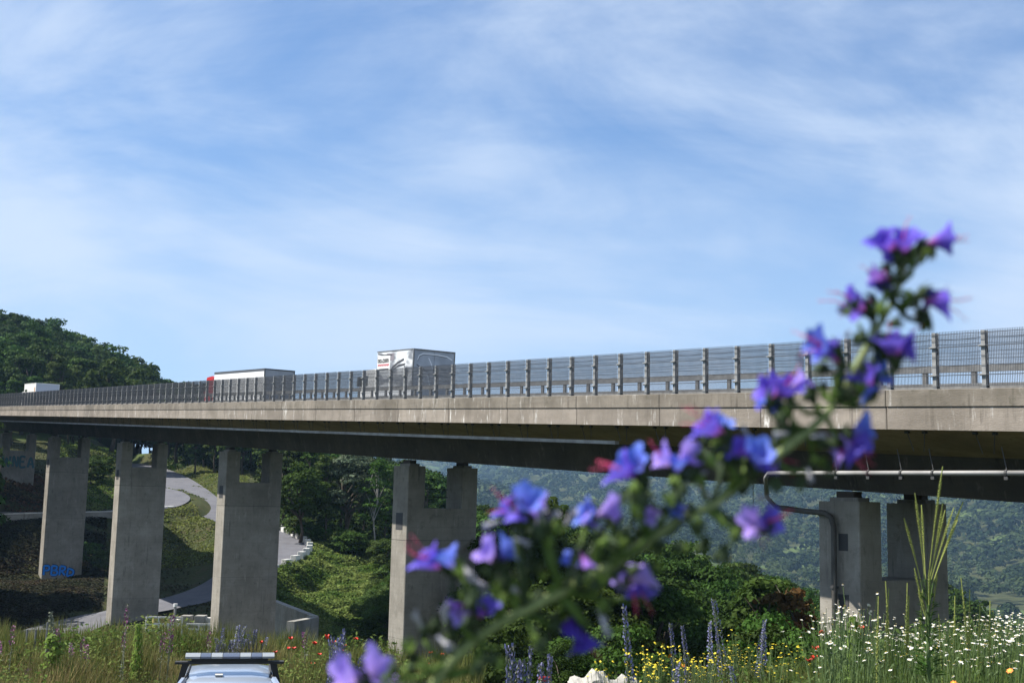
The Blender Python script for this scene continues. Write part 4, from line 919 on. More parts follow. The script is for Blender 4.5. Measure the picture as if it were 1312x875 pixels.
# ------------------------------------------------------------------ far woods: one mass of small crowns
def farwood():
    r = np.random.default_rng(3); Vs, Fs = [], []; off = 0
    def field(x, y):   # open meadows
        return (np.sin(x/95+1.2)+np.sin(y/120+.6)+np.sin((x+y)/70)) > 1.95
    for (r0, r1, n, per, size, cr) in ((300, 560, 700, 160, .75, 4.6), (560, 1000, 2400, 95, 1.15, 5.8), (1000, 1700, 5200, 34, 2.1, 7.5), (1700, 3400, 9000, 10, 5.0, 10.0)):
        a = r.uniform(-31, 31, n)*PI/180; d = np.sqrt(r.uniform(r0**2, r1**2, n)); x = d*np.sin(a); y = d*np.cos(a); keep = ~field(x, y); 
        mpx = (a > .36) & (d > 690) & (d < 800) & (a < .43); keep &= ~mpx
        keep &= ~((a < -.26) & (d < 420)) 
        x, y = x[keep], y[keep]; z = H(x, y); n = len(x); hh = r.uniform(8, 15, n); c = np.stack([x, y, z+hh*.6], 1); cr_ = cr*r.uniform(.7, 1.2, n)
        dirs = r.normal(size=(n, per, 3)); dirs /= np.linalg.norm(dirs, axis=2)[..., None]; dirs[..., 2] = np.abs(dirs[..., 2])*1.0-.25*r.random((n, per))
        # lumps: push towards a few sub centres
        sub = r.normal(size=(n, 7, 3)); sub /= np.linalg.norm(sub, axis=2)[..., None]; sub[..., 2] = np.abs(sub[..., 2]); idx = r.integers(0, 7, (n, per)); sc_ = np.take_along_axis(sub, idx[..., None].repeat(3, 2), 1)
        P_ = c[:, None]+(sc_*.62+dirs*.50)*cr_[:, None, None]*np.array([1, 1, 1.15]); Nn = dirs+sc_*.4+r.normal(size=dirs.shape)*.16; Nn[..., 2] += .25; Nn /= np.linalg.norm(Nn, axis=2)[..., None]
        V, Fq = leafquads(P_.reshape(-1, 3), Nn.reshape(-1, 3), size*r.uniform(.7, 1.3, n*per), r, .75, .15); Vs.append(V); Fs.append(Fq+off); off += len(V)
    m = leafmat('far_wood_leaf', (.010, .022, .008), (.042, .060, .020), .018, .15, 0, lo=.40, hi=.60, isl=(.85, 1.15), coord='Object')
    o = put('far_woodland', np_mesh('far_woodland', np.vstack(Vs), np.vstack(Fs), m)); tag(o, 'continuous mixed woodland covering the distant valley sides', 'woodland', kind='stuff')
farwood()

# ------------------------------------------------------------------ ground cover on the slopes (nobody could count it)
GM = {
 'cover': leafmat('slope_herb_leaf', (.080, .135, .026), (.16, .20, .055), .35, .4, 0, lo=.42, hi=.58),
 'dry': leafmat('dry_grass', (.34, .27, .13), (.20, .17, .07), .8, .3, 0),
 'grass': leafmat('meadow_grass', (.095, .115, .030), (.17, .165, .06), .9, .4, 0),
 'grassb': leafmat('fresh_grass', (.075, .135, .028), (.13, .18, .045), .7, .4, 0),
 'herb': leafmat('meadow_herb', (.055, .095, .022), (.09, .13, .038), .9, .35, 0),
 'olive': leafmat('olive_weed', (.075, .085, .03), (.12, .12, .05), .7, .35, 0)}
def slope_cover(name, quads, label, mt, size, up=.5, lift=(.05, .5), n=20000, seed=1, free=.2, dens=None, asp=.55):
    """quads: photo-pixel/distance boxes (px0,px1,Y0,Y1,share)"""
    r = np.random.default_rng(seed); X, Y = [], []
    for px0, px1, Y0, Y1, sh in quads:
        m = int(n*sh); y = np.sqrt(r.uniform(Y0**2, Y1**2, m)); px = r.uniform(px0, px1, m)
        d = [at(a, 600, 1.0)[0] for a in (px0, px1)]; x = np.interp(px, [px0, px1], d)*y; X.append(x); Y.append(y)
    x = np.concatenate(X); y = np.concatenate(Y)
    if dens: k = dens(x, y, r); x, y = x[k], y[k]
    keep = np.ones(len(x), bool)
    for P, w in ROADS:
        Q = P[::3]
        for i in range(0, len(x), 20000): keep[i:i+20000] &= (((x[i:i+20000, None]-Q[None, :, 0])**2+(y[i:i+20000, None]-Q[None, :, 1])**2).min(1) > (w/2+free)**2)
    x, y = x[keep], y[keep]; z = H(x, y); l_ = r.uniform(*lift, len(x))*np.clip(.6+.8*np.sin(x*1.1+np.sin(y*.8)*2)*np.sin(y*.9), .25, 1.4)
    C = np.c_[x, y, z+l_]; Nn = r.normal(size=C.shape); Nn[:, 2] = np.abs(Nn[:, 2])+up; Nn /= np.linalg.norm(Nn, axis=1)[:, None]
    V, Fq = leafquads(C, Nn, size*r.uniform(.6, 1.4, len(x)), r, asp); o = put(name, np_mesh(name, V, Fq, mt)); tag(o, label, 'ground cover', kind='stuff'); return o
slope_cover('slope_herbs', [(350, 520, 88, 146, .85), (60, 150, 150, 200, .15)], 'tangled green herbs covering the sunny slope under the deck', GM['cover'], .17, n=80000, lift=(.05, .7), seed=4)
slope_cover('bank_grass', [(190, 320, 128, 205, 1)], 'short yellow green grass between the two roads', leafmat('bank_grass_leaf', (.10, .13, .03), (.15, .16, .05), .25, .35, 0), .16, n=24000, lift=(.0, .2), seed=14)
slope_cover('rough_grass', [(-80, 560, 40, 120, .7), (-80, 250, 118, 190, .3)], 'rough grass and weeds on the valley slope below the piers', leafmat('rough_weed', (.030, .036, .014), (.05, .045, .022), .3, .25, 0), .13, n=50000, lift=(.0, .16), seed=5)
slope_cover('wood_undergrowth', [(352, 560, 142, 215, .6), (200, 352, 206, 262, .4)], 'dark undergrowth on the floor of the wood behind the piers', LM['dark'], .3, n=26000, lift=(.1, 1.3), seed=8)
slope_cover('shade_toned_soil', [(-90, 142, 103, 149, 1)], 'brown earth and dead leaves under the far piers, shade painted into their colour', leafmat('shade_toned_litter', (.020, .022, .010), (.034, .024, .014), .22, .1, 0, isl=(.8, 1.2)), .15, up=3.0, n=90000, lift=(.0, .07), seed=9)  # brown earth, with the slope's shade put into its dark colour
slope_cover('brown_scrub', [(-60, 62, 143, 160, 1)], 'reddish brown dry scrub above the long low wall', leafmat('brown_scrub', (.10, .045, .025), (.08, .07, .03), .3, .2, 0), .22, n=6000, lift=(.02, .35), seed=6)

# ------------------------------------------------------------------ meadow grass: blades in three strips
def blades(name, px0, px1, Y0, Y1, n, hr, wid, mt, label, seed, dens=None, lean=.35, xs=None, ymap=None):
    r = np.random.default_rng(seed); y = np.sqrt(r.uniform(Y0**2, Y1**2, n)); a0 = at(px0, 700, 1.0)[0]; a1 = at(px1, 700, 1.0)[0]; x = r.uniform(a0, a1, n)*y
    if dens is not None: k = dens(x, y, r); x, y = x[k], y[k]
    for P, w in ROADS[2:]:
        Q = P[::3]; k = ((x[:, None]-Q[None, :, 0])**2+(y[:, None]-Q[None, :, 1])**2).min(1) > (w/2+.1)**2; x, y = x[k], y[k]
    n = len(x); z = H(x, y)-.03; h = r.uniform(*hr, n)*(.8+.35*np.sin(x*2.3+y)*np.sin(y*1.7+1)); az = r.uniform(0, 2*PI, n); ln = r.uniform(.05, lean, n)*h; w = wid*r.uniform(.6, 1.4, n)
    dx, dy = np.cos(az), np.sin(az); sx, sy = -dy*w, dx*w; B0 = np.c_[x, y, z]; M1 = B0+np.c_[dx*ln*.3, dy*ln*.3, h*.55]; M2 = B0+np.c_[dx*ln, dy*ln, h]; sd_ = np.c_[sx, sy, np.zeros(n)]
    V = np.empty((n, 5, 3)); V[:, 0] = B0-sd_; V[:, 1] = B0+sd_; V[:, 2] = M1+sd_*.8; V[:, 3] = M1-sd_*.8; V[:, 4] = M2
    b = np.arange(n)[:, None]*5; F4 = np.hstack([b, b+1, b+2, b+3]); F3 = np.hstack([b+3, b+2, b+4, b+4])
    me = bpy.data.meshes.new(name); me.vertices.add(n*5); me.vertices.foreach_set('co', V.astype(np.float32).ravel())
    li = np.concatenate([F4.ravel(), F3[:, :3].ravel()]).astype(np.int32); me.loops.add(len(li)); me.loops.foreach_set('vertex_index', li)
    me.polygons.add(2*n); me.polygons.foreach_set('loop_start', np.concatenate([np.arange(n)*4, n*4+np.arange(n)*3]).astype(np.int32)); me.materials.append(mt); me.update(calc_edges=True)
    o = put(name, me); tag(o, label, 'grass', kind='stuff'); return o
def patchy(f, t): return lambda x, y, r: (np.sin(x*f+1.3*np.sin(y*f*.7))+np.sin(y*f*1.3+x*.4)+r.normal(size=len(x))*.5) > t
blades('meadow_grass', 980, 1420, 4.6, 15, 42000, (.35, .75), .0045, GM['grassb'], 'fresh green grass stems of the near flower bank on the right', 21)
blades('meadow_grass', 1000, 1420, 4.6, 14, 12000, (.3, .7), .004, GM['olive'], 'olive seed stems mixed into the near flower bank', 22)
blades('meadow_grass', 560, 1080, 6.5, 19, 42000, (.3, .72), .006, GM['grass'], 'yellow green grass of the middle bank around the boulders', 23)
blades('meadow_grass', 560, 1080, 7, 18, 9000, (.3, .7), .005, GM['dry'], 'straw coloured stems in the middle bank', 24)
blades('meadow_grass', -90, 620, 20.5, 33, 60000, (.35, .95), .011, GM['grass'], 'long yellow green grass on the bank behind the car', 25)
blades('meadow_grass', -90, 620, 20.3, 33, 24000, (.35, .9), .010, GM['herb'], 'darker green herbs on the bank behind the car', 26, patchy(.8, .1))
blades('meadow_grass', -90, 420, 20.2, 26, 34000, (.4, .85), .008, GM['dry'], 'bleached straw grass on the bank behind the car', 27, patchy(.6, -.4), lean=.6)
slope_cover('meadow_herbs', [(-80, 620, 21, 33, .45), (560, 1060, 8, 19, .25), (1010, 1400, 5, 14, .30)], 'leafy herbs between the meadow grass stems', GM['herb'], .034, n=60000, lift=(.1, .62), seed=31, asp=.35)
slope_cover('meadow_herbs', [(-80, 620, 21, 33, .8), (560, 1060, 9, 19, .2)], 'pale green weeds between the meadow grass stems', GM['cover'], .05, n=26000, lift=(.15, .75), seed=32, asp=.4)

# ------------------------------------------------------------------ meadow plants, one object each
FM = dict(white=mat('daisy_white', (.74, .74, .70), .7), yel=mat('flower_yellow', (.70, .58, .03), .6), dyel=mat('daisy_centre', (.60, .40, .03), .7), red=mat('poppy_red', (.62, .035, .015), .6), orange=mat('flower_orange', (.62, .20, .02), .6),
          stem=mat('green_stem', (.085, .13, .035), .7, (.06, .10, .03), 6), blue=mat('bugloss_blue', (.13, .15, .34), .7, (.19, .18, .27), 40), magenta=mat('foxglove_magenta', (.22, .035, .15), .7, (.26, .12, .22), 30), greyst=mat('grey_green_stem', (.14, .155, .11), .8), spike=mat('weld_spike', (.28, .30, .07), .8, (.17, .21, .05), 60))
def disc(mb, c, r, nrm, mi, n=8, jag=0.0, cup=0.0, seed=0):
    N_ = Vector(nrm).normalized(); a = N_.orthogonal().normalized(); b = N_.cross(a); rr = random.Random(seed); vs = [Vector(c)]+[Vector(c)+(a*math.cos(q)+b*math.sin(q))*r*(1-jag*(j % 2))+N_*cup*r for j, q in enumerate([2*PI*j/n for j in range(n)])]
    mb.add(vs, [(0, j+1, (j+1) % n+1) for j in range(n)], mi)
def daisy_mesh(seed, h, nh, r=.021, col=('white', 'dyel'), spread=.10, hr=1.0):
    rr = random.Random(seed); mb = MB(); 
    for k in range(nh):
        x, y = rr.gauss(0, spread), rr.gauss(0, spread); z = h*(1-rr.random()*.16) if k else h
        mb.tube([(0, 0, 0), (x*.35, y*.35, z*.55), (x, y, z)], .0022, 3, mi=2, cap=False)
        nm = (rr.gauss(0, .25), rr.gauss(-.10, .22), .95)
        c = Vector((x, y, z)); disc(mb, c, r*rr.uniform(.8, 1.15), nm, 0, 14, .28, rr.choice([.0, -.15, .2]), seed)
        disc(mb, c+Vector(nm).normalized()*.003, r*.36, nm, 1, 7, 0, -.3)
    for k in range(5):
        z = h*rr.uniform(.15, .8); q = rr.uniform(0, 6.28); L_ = .07; mb.add([(0, 0, z), (math.cos(q)*L_*.5+.006, math.sin(q)*L_*.5, z+.03), (math.cos(q)*L_, math.sin(q)*L_, z+.02), (math.cos(q)*L_*.5-.006, math.sin(q)*L_*.5+.006, z+.03)], [(0, 1, 2, 3)], 2)
    return mb.mesh('daisy', [FM[col[0]], FM[col[1]], FM['stem']])
def plantat(name, me, px, ytop, Y, hnom, label, cat, group=None, rz=None, sxy=1.0):
    p = at(px, ytop, Y); g = H1(p[0], p[1]); h = max(p[2]-g, .12); k = h/hnom; o = put(name, me, None, (p[0], p[1], g-.01), (0, 0, random.uniform(0, 6.28) if rz is None else rz)); o.scale = (sxy, sxy, k); tag(o, label, cat, group); return o
PR = random.Random(77)
dm = [daisy_mesh(s_, .7, 2+(s_ % 4), r=.0125, spread=.055+.02*(s_ % 3)) for s_ in range(9)]
ytopd = ([1040, 1055, 1075, 1100, 1125, 1150, 1200, 1250, 1280, 1320], [800, 772, 762, 770, 778, 786, 785, 783, 777, 772])
for k in range(255):
    px = PR.uniform(1046, 1318) if k % 5 else PR.uniform(1180, 1318); Y = PR.uniform(6.8, 10.5); yt = np.interp(px, *ytopd)+(10.5-Y)*PR.uniform(2, 13)+abs(PR.gauss(0, 12))
    plantat('ox_eye_daisy', PR.choice(dm), px, yt, Y, .7, 'white daisy with yellow centre in the dense drift on the right bank', 'daisy', 'white daisies of the right bank')
for px, yt, lab in ((1094, 748, 'tallest white daisy rising above the left end of the daisy drift'), (1107, 757, 'small white daisy just right of the tallest one')): plantat('ox_eye_daisy', dm[0], px, yt, 8.6, .7, lab, 'daisy', 'white daisies of the right bank')
ym = [daisy_mesh(30+s_, .75, 7+(s_ % 5), r=.0125, col=('yel', 'dyel'), spread=.09) for s_ in range(6)]
ytopy = ([760, 800, 850, 900, 945, 1000, 1040, 1060], [838, 826, 818, 824, 806, 820, 830, 838])
for k in range(62):
    px = PR.uniform(766, 1062); Y = PR.uniform(9.5, 13.5); yt = np.interp(px, *ytopy)+PR.uniform(0, 42)
    plantat('yellow_hawkbit', PR.choice(ym), px, yt, Y, .75, 'branching plant with small yellow flower heads on the bank right of the boulders', 'flower', 'yellow flowers of the middle bank')
for px, yt, lab in ((944, 805, 'tallest branching yellow flower beside the big blue spike'), (1021, 820, 'single yellow flower head between the yellow drift and the poppies'), (1056, 842, 'yellow flower close to the lower poppy')): plantat('yellow_hawkbit', ym[2], px, yt, 11, .75, lab, 'flower', 'yellow flowers of the middle bank')
om = daisy_mesh(71, .6, 1, r=.018, col=('orange', 'yel'), spread=.01)
for px, yt, lab in ((859, 838, 'orange flower left of the big blue spike'), (874, 850, 'lower orange flower beside the first'), (1219, 872, 'orange yellow flower at the bottom of the daisy bank'), (1290, 856, 'orange yellow flower near the lower right corner')): plantat('orange_flower', om, px, yt, 10 if px < 1000 else 6.6, .6, lab, 'flower')
def poppy_mesh(seed, h=.6, r=.035):
    rr = random.Random(seed); mb = MB(); mb.tube([(0, 0, 0), (rr.uniform(-.04, .04), .02, h*.6), (0, 0, h)], .003, 3, mi=1, cap=False)
    for q in range(4):
        a = q*PI/2+rr.random(); d = Vector((math.cos(a), math.sin(a), 0)); t = Vector((-d.y, d.x, 0)); c = Vector((0, 0, h))
        mb.add([c, c+d*r*.6+t*r*.6+Vector((0, 0, r*.5)), c+d*r*1.05+t*r*.25+Vector((0, 0, r*.95)), c+d*r*1.05-t*r*.25+Vector((0, 0, r*.9)), c+d*r*.6-t*r*.6+Vector((0, 0, r*.5))], [(0, 1, 2, 3, 4)], 0)
    mb.tube([(0, 0, h), (0, 0, h+.018)], .008, 6, mi=2); return mb.mesh('poppy', [FM['red'], FM['stem'], M['black']])
pm = [poppy_mesh(s_) for s_ in range(4)]
ORD = ['first', 'second', 'third', 'fourth', 'fifth', 'sixth', 'seventh', 'eighth', 'ninth', 'tenth', 'eleventh', 'twelfth', 'thirteenth', 'fourteenth', 'fifteenth', 'sixteenth', 'seventeenth', 'eighteenth', 'nineteenth', 'twentieth', 'twenty first', 'twenty second', 'twenty third', 'twenty fourth', 'twenty fifth', 'twenty sixth', 'twenty seventh', 'twenty eighth']
pops = [(335, 820), (353, 833), (373, 815), (370, 828), (377, 828), (403, 821), (404, 822), (419, 812), (420, 815), (401, 848), (427, 820), (440, 825), (438, 832), (394, 870), (457, 816), (552, 834), (566, 836), (551, 848), (1052, 806), (1046, 826), (1037, 842), (1043, 838), (1103, 800), (694, 866), (700, 866), (410, 836), (432, 838)]
for k, (px, yt) in enumerate(sorted(pops)):
    Y = 24 if px < 600 else (17 if px < 720 else 10); plantat('poppy', pm[k % 4], px, yt, Y, .63, 'red poppy, %s from the left among the scattered poppies on the banks' % ORD[k], 'poppy', 'red poppies on the banks', sxy=(1.0 if px > 900 else 1.5)*PR.uniform(.8, 1.15))
def spike_mesh(seed, h, r, mt, dense=90, low=.35, head=.0085, bend=.0):
    rr = random.Random(seed); mb = MB(); mb.tube([(0, 0, 0), (bend*.3, 0, h*.5), (bend, 0, h)], [.006, .005, .002], 4, mi=1, cap=False)
    for k in range(dense):
        u = low+(1-low)*k/dense; z = h*u; q = k*2.4; R_ = r*(1.0-.75*((u-low)/(1-low))**1.6)*rr.uniform(.6, 1.1); bx = bend*u*u
        c = Vector((math.cos(q)*R_+bx, math.sin(q)*R_, z)); d = Vector((math.cos(q), math.sin(q), .5)); s_ = head*rr.uniform(.7, 1.5)
        a = d.orthogonal().normalized()*s_; b = d.cross(a).normalized()*s_
        mb.add([c-a*.6-b*.4, c+a*.6-b*.4, c+a+d*s_*1.5, c+b+d*s_*1.6, c-a+d*s_*1.4], [(0, 1, 2), (0, 2, 3), (0, 3, 4), (0, 1, 2, 3, 4)][:3], 0 if rr.random() < .72 else 1)
    for k in range(26):
        z = h*rr.uniform(.02, low+.25); q = rr.uniform(0, 6.28); L_ = .05+.05*(1-z/h); mb.add([(0, 0, z), (math.cos(q)*L_*.5-math.sin(q)*.006, math.sin(q)*L_*.5+math.cos(q)*.006, z+.02), (math.cos(q)*L_, math.sin(q)*L_, z+.015), (math.cos(q)*L_*.5+math.sin(q)*.006, math.sin(q)*L_*.5-math.cos(q)*.006, z+.02)], [(0, 1, 2, 3)], 1)
    return mb.mesh('flower_spike', [mt, FM['greyst']])
bs = [spike_mesh(s_, 1.0, .034, FM['blue'], 150, .35, .008, bend=PR.uniform(-.12, .12)) for s_ in range(5)]
bl = [(813, 776, 11, 'tall blue grey bugloss spike right of the blurred stem, left of the yellow flowers'), (868, 797, 11, 'short blue bugloss spike left of the bent one'), (884, 800, 11.5, 'bent blue bugloss spike among the yellow flowers'), (910, 795, 11.5, 'slim blue bugloss spike left of the big one'),
      (929, 766, 11, 'big upright blue bugloss spike in the middle of the bank'), (968, 792, 11.5, 'left one of the close pair of blue spikes'), (978, 798, 11.5, 'right one of the close pair of blue spikes'), (858, 848, 9, 'low blue bugloss spike at the bottom under the orange flower'), (948, 852, 9, 'small blue spike at the bottom of the bank')]
for px, yt, Y, lab in bl: plantat('bugloss_plant', PR.choice(bs), px, yt, Y, 1.0, lab, 'flower', 'blue bugloss spikes on the middle bank', sxy=1.0 if yt < 790 else .75)
pts_ = sorted([(PR.uniform(415, 480), PR.uniform(805, 845)) for _ in range(16)]+[(PR.uniform(650, 712), PR.uniform(822, 852)) for _ in range(10)])
for k, (px, yt) in enumerate(pts_): plantat('bugloss_plant', PR.choice(bs), px, yt, 17 if px < 500 else 13, 1.0, 'dusky blue spike flanking the blurred stem foot, %s from the left' % ORD[k], 'flower', 'dusky blue spikes beside the stem foot', sxy=1.1)
pts_ = sorted([(PR.uniform(275, 345), PR.uniform(800, 826)) for _ in range(18)])
for k, (px, yt) in enumerate(pts_): plantat('bugloss_plant', PR.choice(bs), px, yt, 26, 1.0, 'grey blue spike above the light bar, %s from the left' % ORD[k], 'flower', 'grey blue spikes before the pier foot', sxy=1.6)
fx = [spike_mesh(40+s_, 1.0, .024, FM['magenta'], 34, .72, .012, bend=PR.uniform(-.12, .12)) for s_ in range(3)]
for px, yt, lab in ((163, 773, 'tall magenta foxglove in front of the second pier'), (158, 806, 'short magenta foxglove below the tall one'), (218, 787, 'magenta foxglove in front of the yard'), (217, 812, 'pale purple foxglove low beside the yard one'), (207, 810, 'small dull foxglove left of the yard'),
                    (79, 803, 'dark magenta foxglove beside the bright weed'), (104, 815, 'thin purple foxglove on the gravel edge'), (94, 821, 'small purple foxglove left of the thin one'), (114, 824, 'dark purple spike right of the thin foxglove'), (63, 829, 'pale violet foxglove under the bright weed'), (16, 801, 'leaning pink foxglove at the far left'), (2, 818, 'violet foxglove cut by the left edge'),
                    (267, 805, 'violet foxglove beside the lit pier edge'), (394, 808, 'dark purple spike left of the poppies'), (34, 855, 'blue violet flower low at the left')):
    plantat('foxglove', PR.choice(fx), px, yt, 24.5, 1.0, lab, 'flower', 'foxgloves on the bank behind the car', sxy=1.35)
gw = spike_mesh(61, 1.0, .03, FM['greyst'], 60, .55, .014, bend=.14)
plantat('dead_seed_head', gw, 71, 784, 24.5, 1.0, 'tall grey dried seed head on the left bank', 'weed', sxy=1.3)
# leafy weed, bright green
def leafyweed(seed, h, r, n, mt, size=.03):
    rg = np.random.default_rng(seed); u = rg.random(n); q = rg.uniform(0, 6.28, n); R_ = r*(1-u*.6)*np.sqrt(rg.random(n)); C = np.c_[np.cos(q)*R_, np.sin(q)*R_, h*u]; Nn = np.c_[np.cos(q), np.sin(q), rg.uniform(.3, 1.2, n)]; Nn /= np.linalg.norm(Nn, axis=1)[:, None]
    V, Fq = leafquads(C, Nn, size*rg.uniform(.7, 1.4, n), rg, .5); return np_mesh('weed', V, Fq, mt)
bw = leafyweed(5, 1.0, .22, 420, leafmat('bright_weed', (.14, .22, .04), (.18, .26, .06), 3, .45, 0), .04)
for px, yt, Y, lab, s_ in ((70, 812, 24.5, 'bright green leafy weed standing out on the left bank', 1.6), (178, 800, 25, 'thin bright green weed in front of the second pier', .7), (1094, 790, 9, 'leafy green weed under the tallest daisy', .5)): plantat('leafy_weed', bw, px, yt, Y, 1.0, lab, 'weed', sxy=s_)
# weld plants with long yellow green spikes
def weldspike(seed, L_, r, bend):
    rr = random.Random(seed); mb = MB(); n = 12; pts = [(bend*(j/n)**1.6, 0, L_*j/n) for j in range(n+1)]
    mb.tube(pts, [.0028]*(n//3)+[.003+.0*j for j in range(n+1-n//3)], 4, cap=False)
    m_ = int(L_*330)
    for k in range(m_):
        u = .22+.78*k/m_; c = Vector((bend*u**1.6, 0, L_*u)); q = k*2.4; R_ = r*min(1, (1.02-u)*5)*(.45+.55*min(1, (u-.2)*2.2)); d = Vector((math.cos(q), math.sin(q), .35)); s_ = R_*.75
        a = d.orthogonal().normalized()*s_*.55; b = d.cross(a).normalized()*s_*.55
        mb.add([c+a, c+b, c-a, c-b, c+d*R_*1.5+Vector((0, 0, R_*.6))], [(0, 1, 4), (1, 2, 4), (2, 3, 4), (3, 0, 4)])
    return mb.mesh('flower_spike', FM['spike'])
wp = at(1192, 880, 6.4); g = H1(wp[0], wp[1]); weld = empty('weld_plant', (wp[0], wp[1], g), 'tall weld plant with a candelabra of long yellow green spikes over the daisies', 'plant'); wi = Vector(weld.location)
def wpt(px, py, dy=0): return np.array(at(px, py, 6.4+dy))
trunk_top = wpt(1190, 760); MB().tube([Vector(wp)*0, Vector(wpt(1189, 830))-wi, Vector(trunk_top)-wi], [.011, .010, .008], 6).build('stem', FM['stem'], weld)
tips = [(1203, 597, 1190, 740), (1176, 631, 1184, 735), (1180, 648, 1186, 742), (1161, 662, 1180, 745), (1212, 646, 1192, 740), (1207, 652, 1191, 742), (1219, 648, 1193, 742), (1222, 664, 1196, 745), (1229, 641, 1197, 742), (1167, 729, 1186, 782), (1204, 729, 1194, 785), (1190, 728, 1190, 775), (1172, 755, 1186, 790)]
for k, (tx, ty, bx_, by_) in enumerate(tips):
    b_ = Vector(wpt(bx_, by_, PR.uniform(-.05, .05))); t_ = Vector(wpt(tx, ty, PR.uniform(-.12, .12))); L_ = (t_-b_).length; me = weldspike(k, L_, .0078 if k < 9 else .007, 0.02*PR.choice([-1, 1]))
    o = put('flower_spike', me, weld, b_-wi, (t_-b_).to_track_quat('Z', 'X').to_euler()); MB().tube([Vector(wpt(1190, min(by_+38, 850)))-wi, b_-wi], [.005, .0035], 5).build('branch', FM['stem'], weld)
lw = MB()
for k in range(230):
    u = PR.random(); base = wpt(1190, 745+u*125); q = PR.uniform(0, 6.28); L_ = PR.uniform(.035, .085)*(.6+.6*u); d = Vector((math.cos(q), math.sin(q)*.8, PR.uniform(.1, .9))).normalized(); s_ = d.cross(Vector((0, 0, 1))).normalized()*L_*.09; b_ = Vector(base)-wi+d*.02
    m_ = MB(); lw.add([b_, b_+d*L_*.5+s_, b_+d*L_+Vector((0, 0, -.01)), b_+d*L_*.5-s_], [(0, 1, 2, 3)])
o = lw.build('leaf', LM['mid'], weld); tag(o, 'narrow green leaves crowding the weld stem', kind='stuff')
small = [weldspike(90+s_, .62, .0085, PR.choice([-.05, .06, .03])) for s_ in range(4)]
ws = [(1119, 761, 'leftmost of the short weld spikes over the daisies'), (1126, 751, 'short weld spike second from the left over the daisies'), (1141, 742, 'tall straight weld spike left of the big plant'), (1156, 744, 'straight weld spike nearest the big plant on its left'), (1158, 760, 'leaning weld spike between the straight one and the big plant'), (1169, 752, 'bent weld spike close beside the big plant'),
      (1217, 761, 'single weld spike just right of the big plant'), (1209, 784, 'low thick weld spike at the foot of the big plant'), (1236, 752, 'left of the twin weld spikes on the right'), (1244, 738, 'taller right of the twin weld spikes on the right'), (1249, 771, 'short weld spike right of the twins'), (1262, 767, 'rightmost bent weld spike over the daisies')]
for k, (px, yt, lab) in enumerate(ws): plantat('weld_spike', small[k % 4], px, yt, 7.4, .62, lab, 'plant', 'single weld spikes over the daisies', rz=PR.choice([0, 3.14]), sxy=1.0)

# ------------------------------------------------------------------ the blurred bugloss in front of the lens
def petmat(name, c0, c1, c2, tr=.35):
    m = bpy.data.materials.new(name); m.use_nodes = True; n = m.node_tree.nodes; l = m.node_tree.links; p = n['Principled BSDF']; p.inputs['Roughness'].default_value = .6; p.inputs['Specular IOR Level'].default_value = .2
    tcn = n.new('ShaderNodeTexCoord'); sp = n.new('ShaderNodeSeparateXYZ'); l.new(tcn.outputs['Object'], sp.inputs[0]); cr = n.new('ShaderNodeValToRGB'); e = cr.color_ramp.elements
    e[0].position = .0; e[0].color = (*c0, 1); e[1].position = 1; e[1].color = (*c2, 1); q = e.new(.5); q.color = (*c1, 1)
    mr = n.new('ShaderNodeMapRange'); mr.inputs[1].default_value = .002; mr.inputs[2].default_value = .019; l.new(sp.outputs[2], mr.inputs[0]); l.new(mr.outputs[0], cr.inputs[0])
    nz = n.new('ShaderNodeTexNoise'); nz.inputs['Scale'].default_value = 260; nz.inputs['Detail'].default_value = 3; l.new(tcn.outputs['Object'], nz.inputs[0])
    hs = n.new('ShaderNodeHueSaturation'); mv = n.new('ShaderNodeMapRange'); mv.inputs[3].default_value = .7; mv.inputs[4].default_value = 1.35; l.new(nz.outputs[0], mv.inputs[0]); l.new(mv.outputs[0], hs.inputs['Value']); l.new(cr.outputs[0], hs.inputs['Color'])
    l.new(hs.outputs[0], p.inputs['Base Color']); t = n.new('ShaderNodeBsdfTranslucent'); l.new(hs.outputs[0], t.inputs[0]); ms = n.new('ShaderNodeMixShader'); ms.inputs[0].default_value = tr; l.new(p.outputs[0], ms.inputs[1]); l.new(t.outputs[0], ms.inputs[2]); l.new(ms.outputs[0], n['Material Output'].inputs[0]); return m
PM = {'v': petmat('violet_petal', (.45, .12, .38), (.16, .09, .58), (.15, .12, .66)), 'b': petmat('blue_petal', (.30, .22, .55), (.16, .20, .72), (.13, .22, .72)),
      'l': petmat('lilac_petal', (.50, .35, .62), (.42, .28, .80), (.36, .28, .82)), 'p': petmat('pink_bud_petal', (.42, .12, .35), (.38, .16, .60), (.30, .18, .65)), 'd': petmat('deep_violet_petal', (.14, .06, .28), (.08, .04, .38), (.07, .05, .42))}
EM = {'calyx': mat('dark_hairy_calyx', (.06, .095, .035), .9, (.035, .06, .028), 300, bump=.5, bscale=900), 'calyx2': leafmat('young_calyx', (.12, .19, .045), (.18, .25, .07), 60, .3, 0), 'stem': mat('hairy_stem', (.40, .47, .20), .85, (.22, .29, .11), 160, bump=.6, bscale=700),
      'leaf': leafmat('bugloss_leaf', (.09, .15, .04), (.14, .21, .06), 30, .35, 0), 'stamen': mat('crimson_stamen', (.62, .06, .16), .5), 'hair': mat('pale_bristle', (.42, .42, .38), .8), 'dry': mat('spent_pale_corolla', (.30, .32, .44), .8, (.42, .38, .32), 100)}
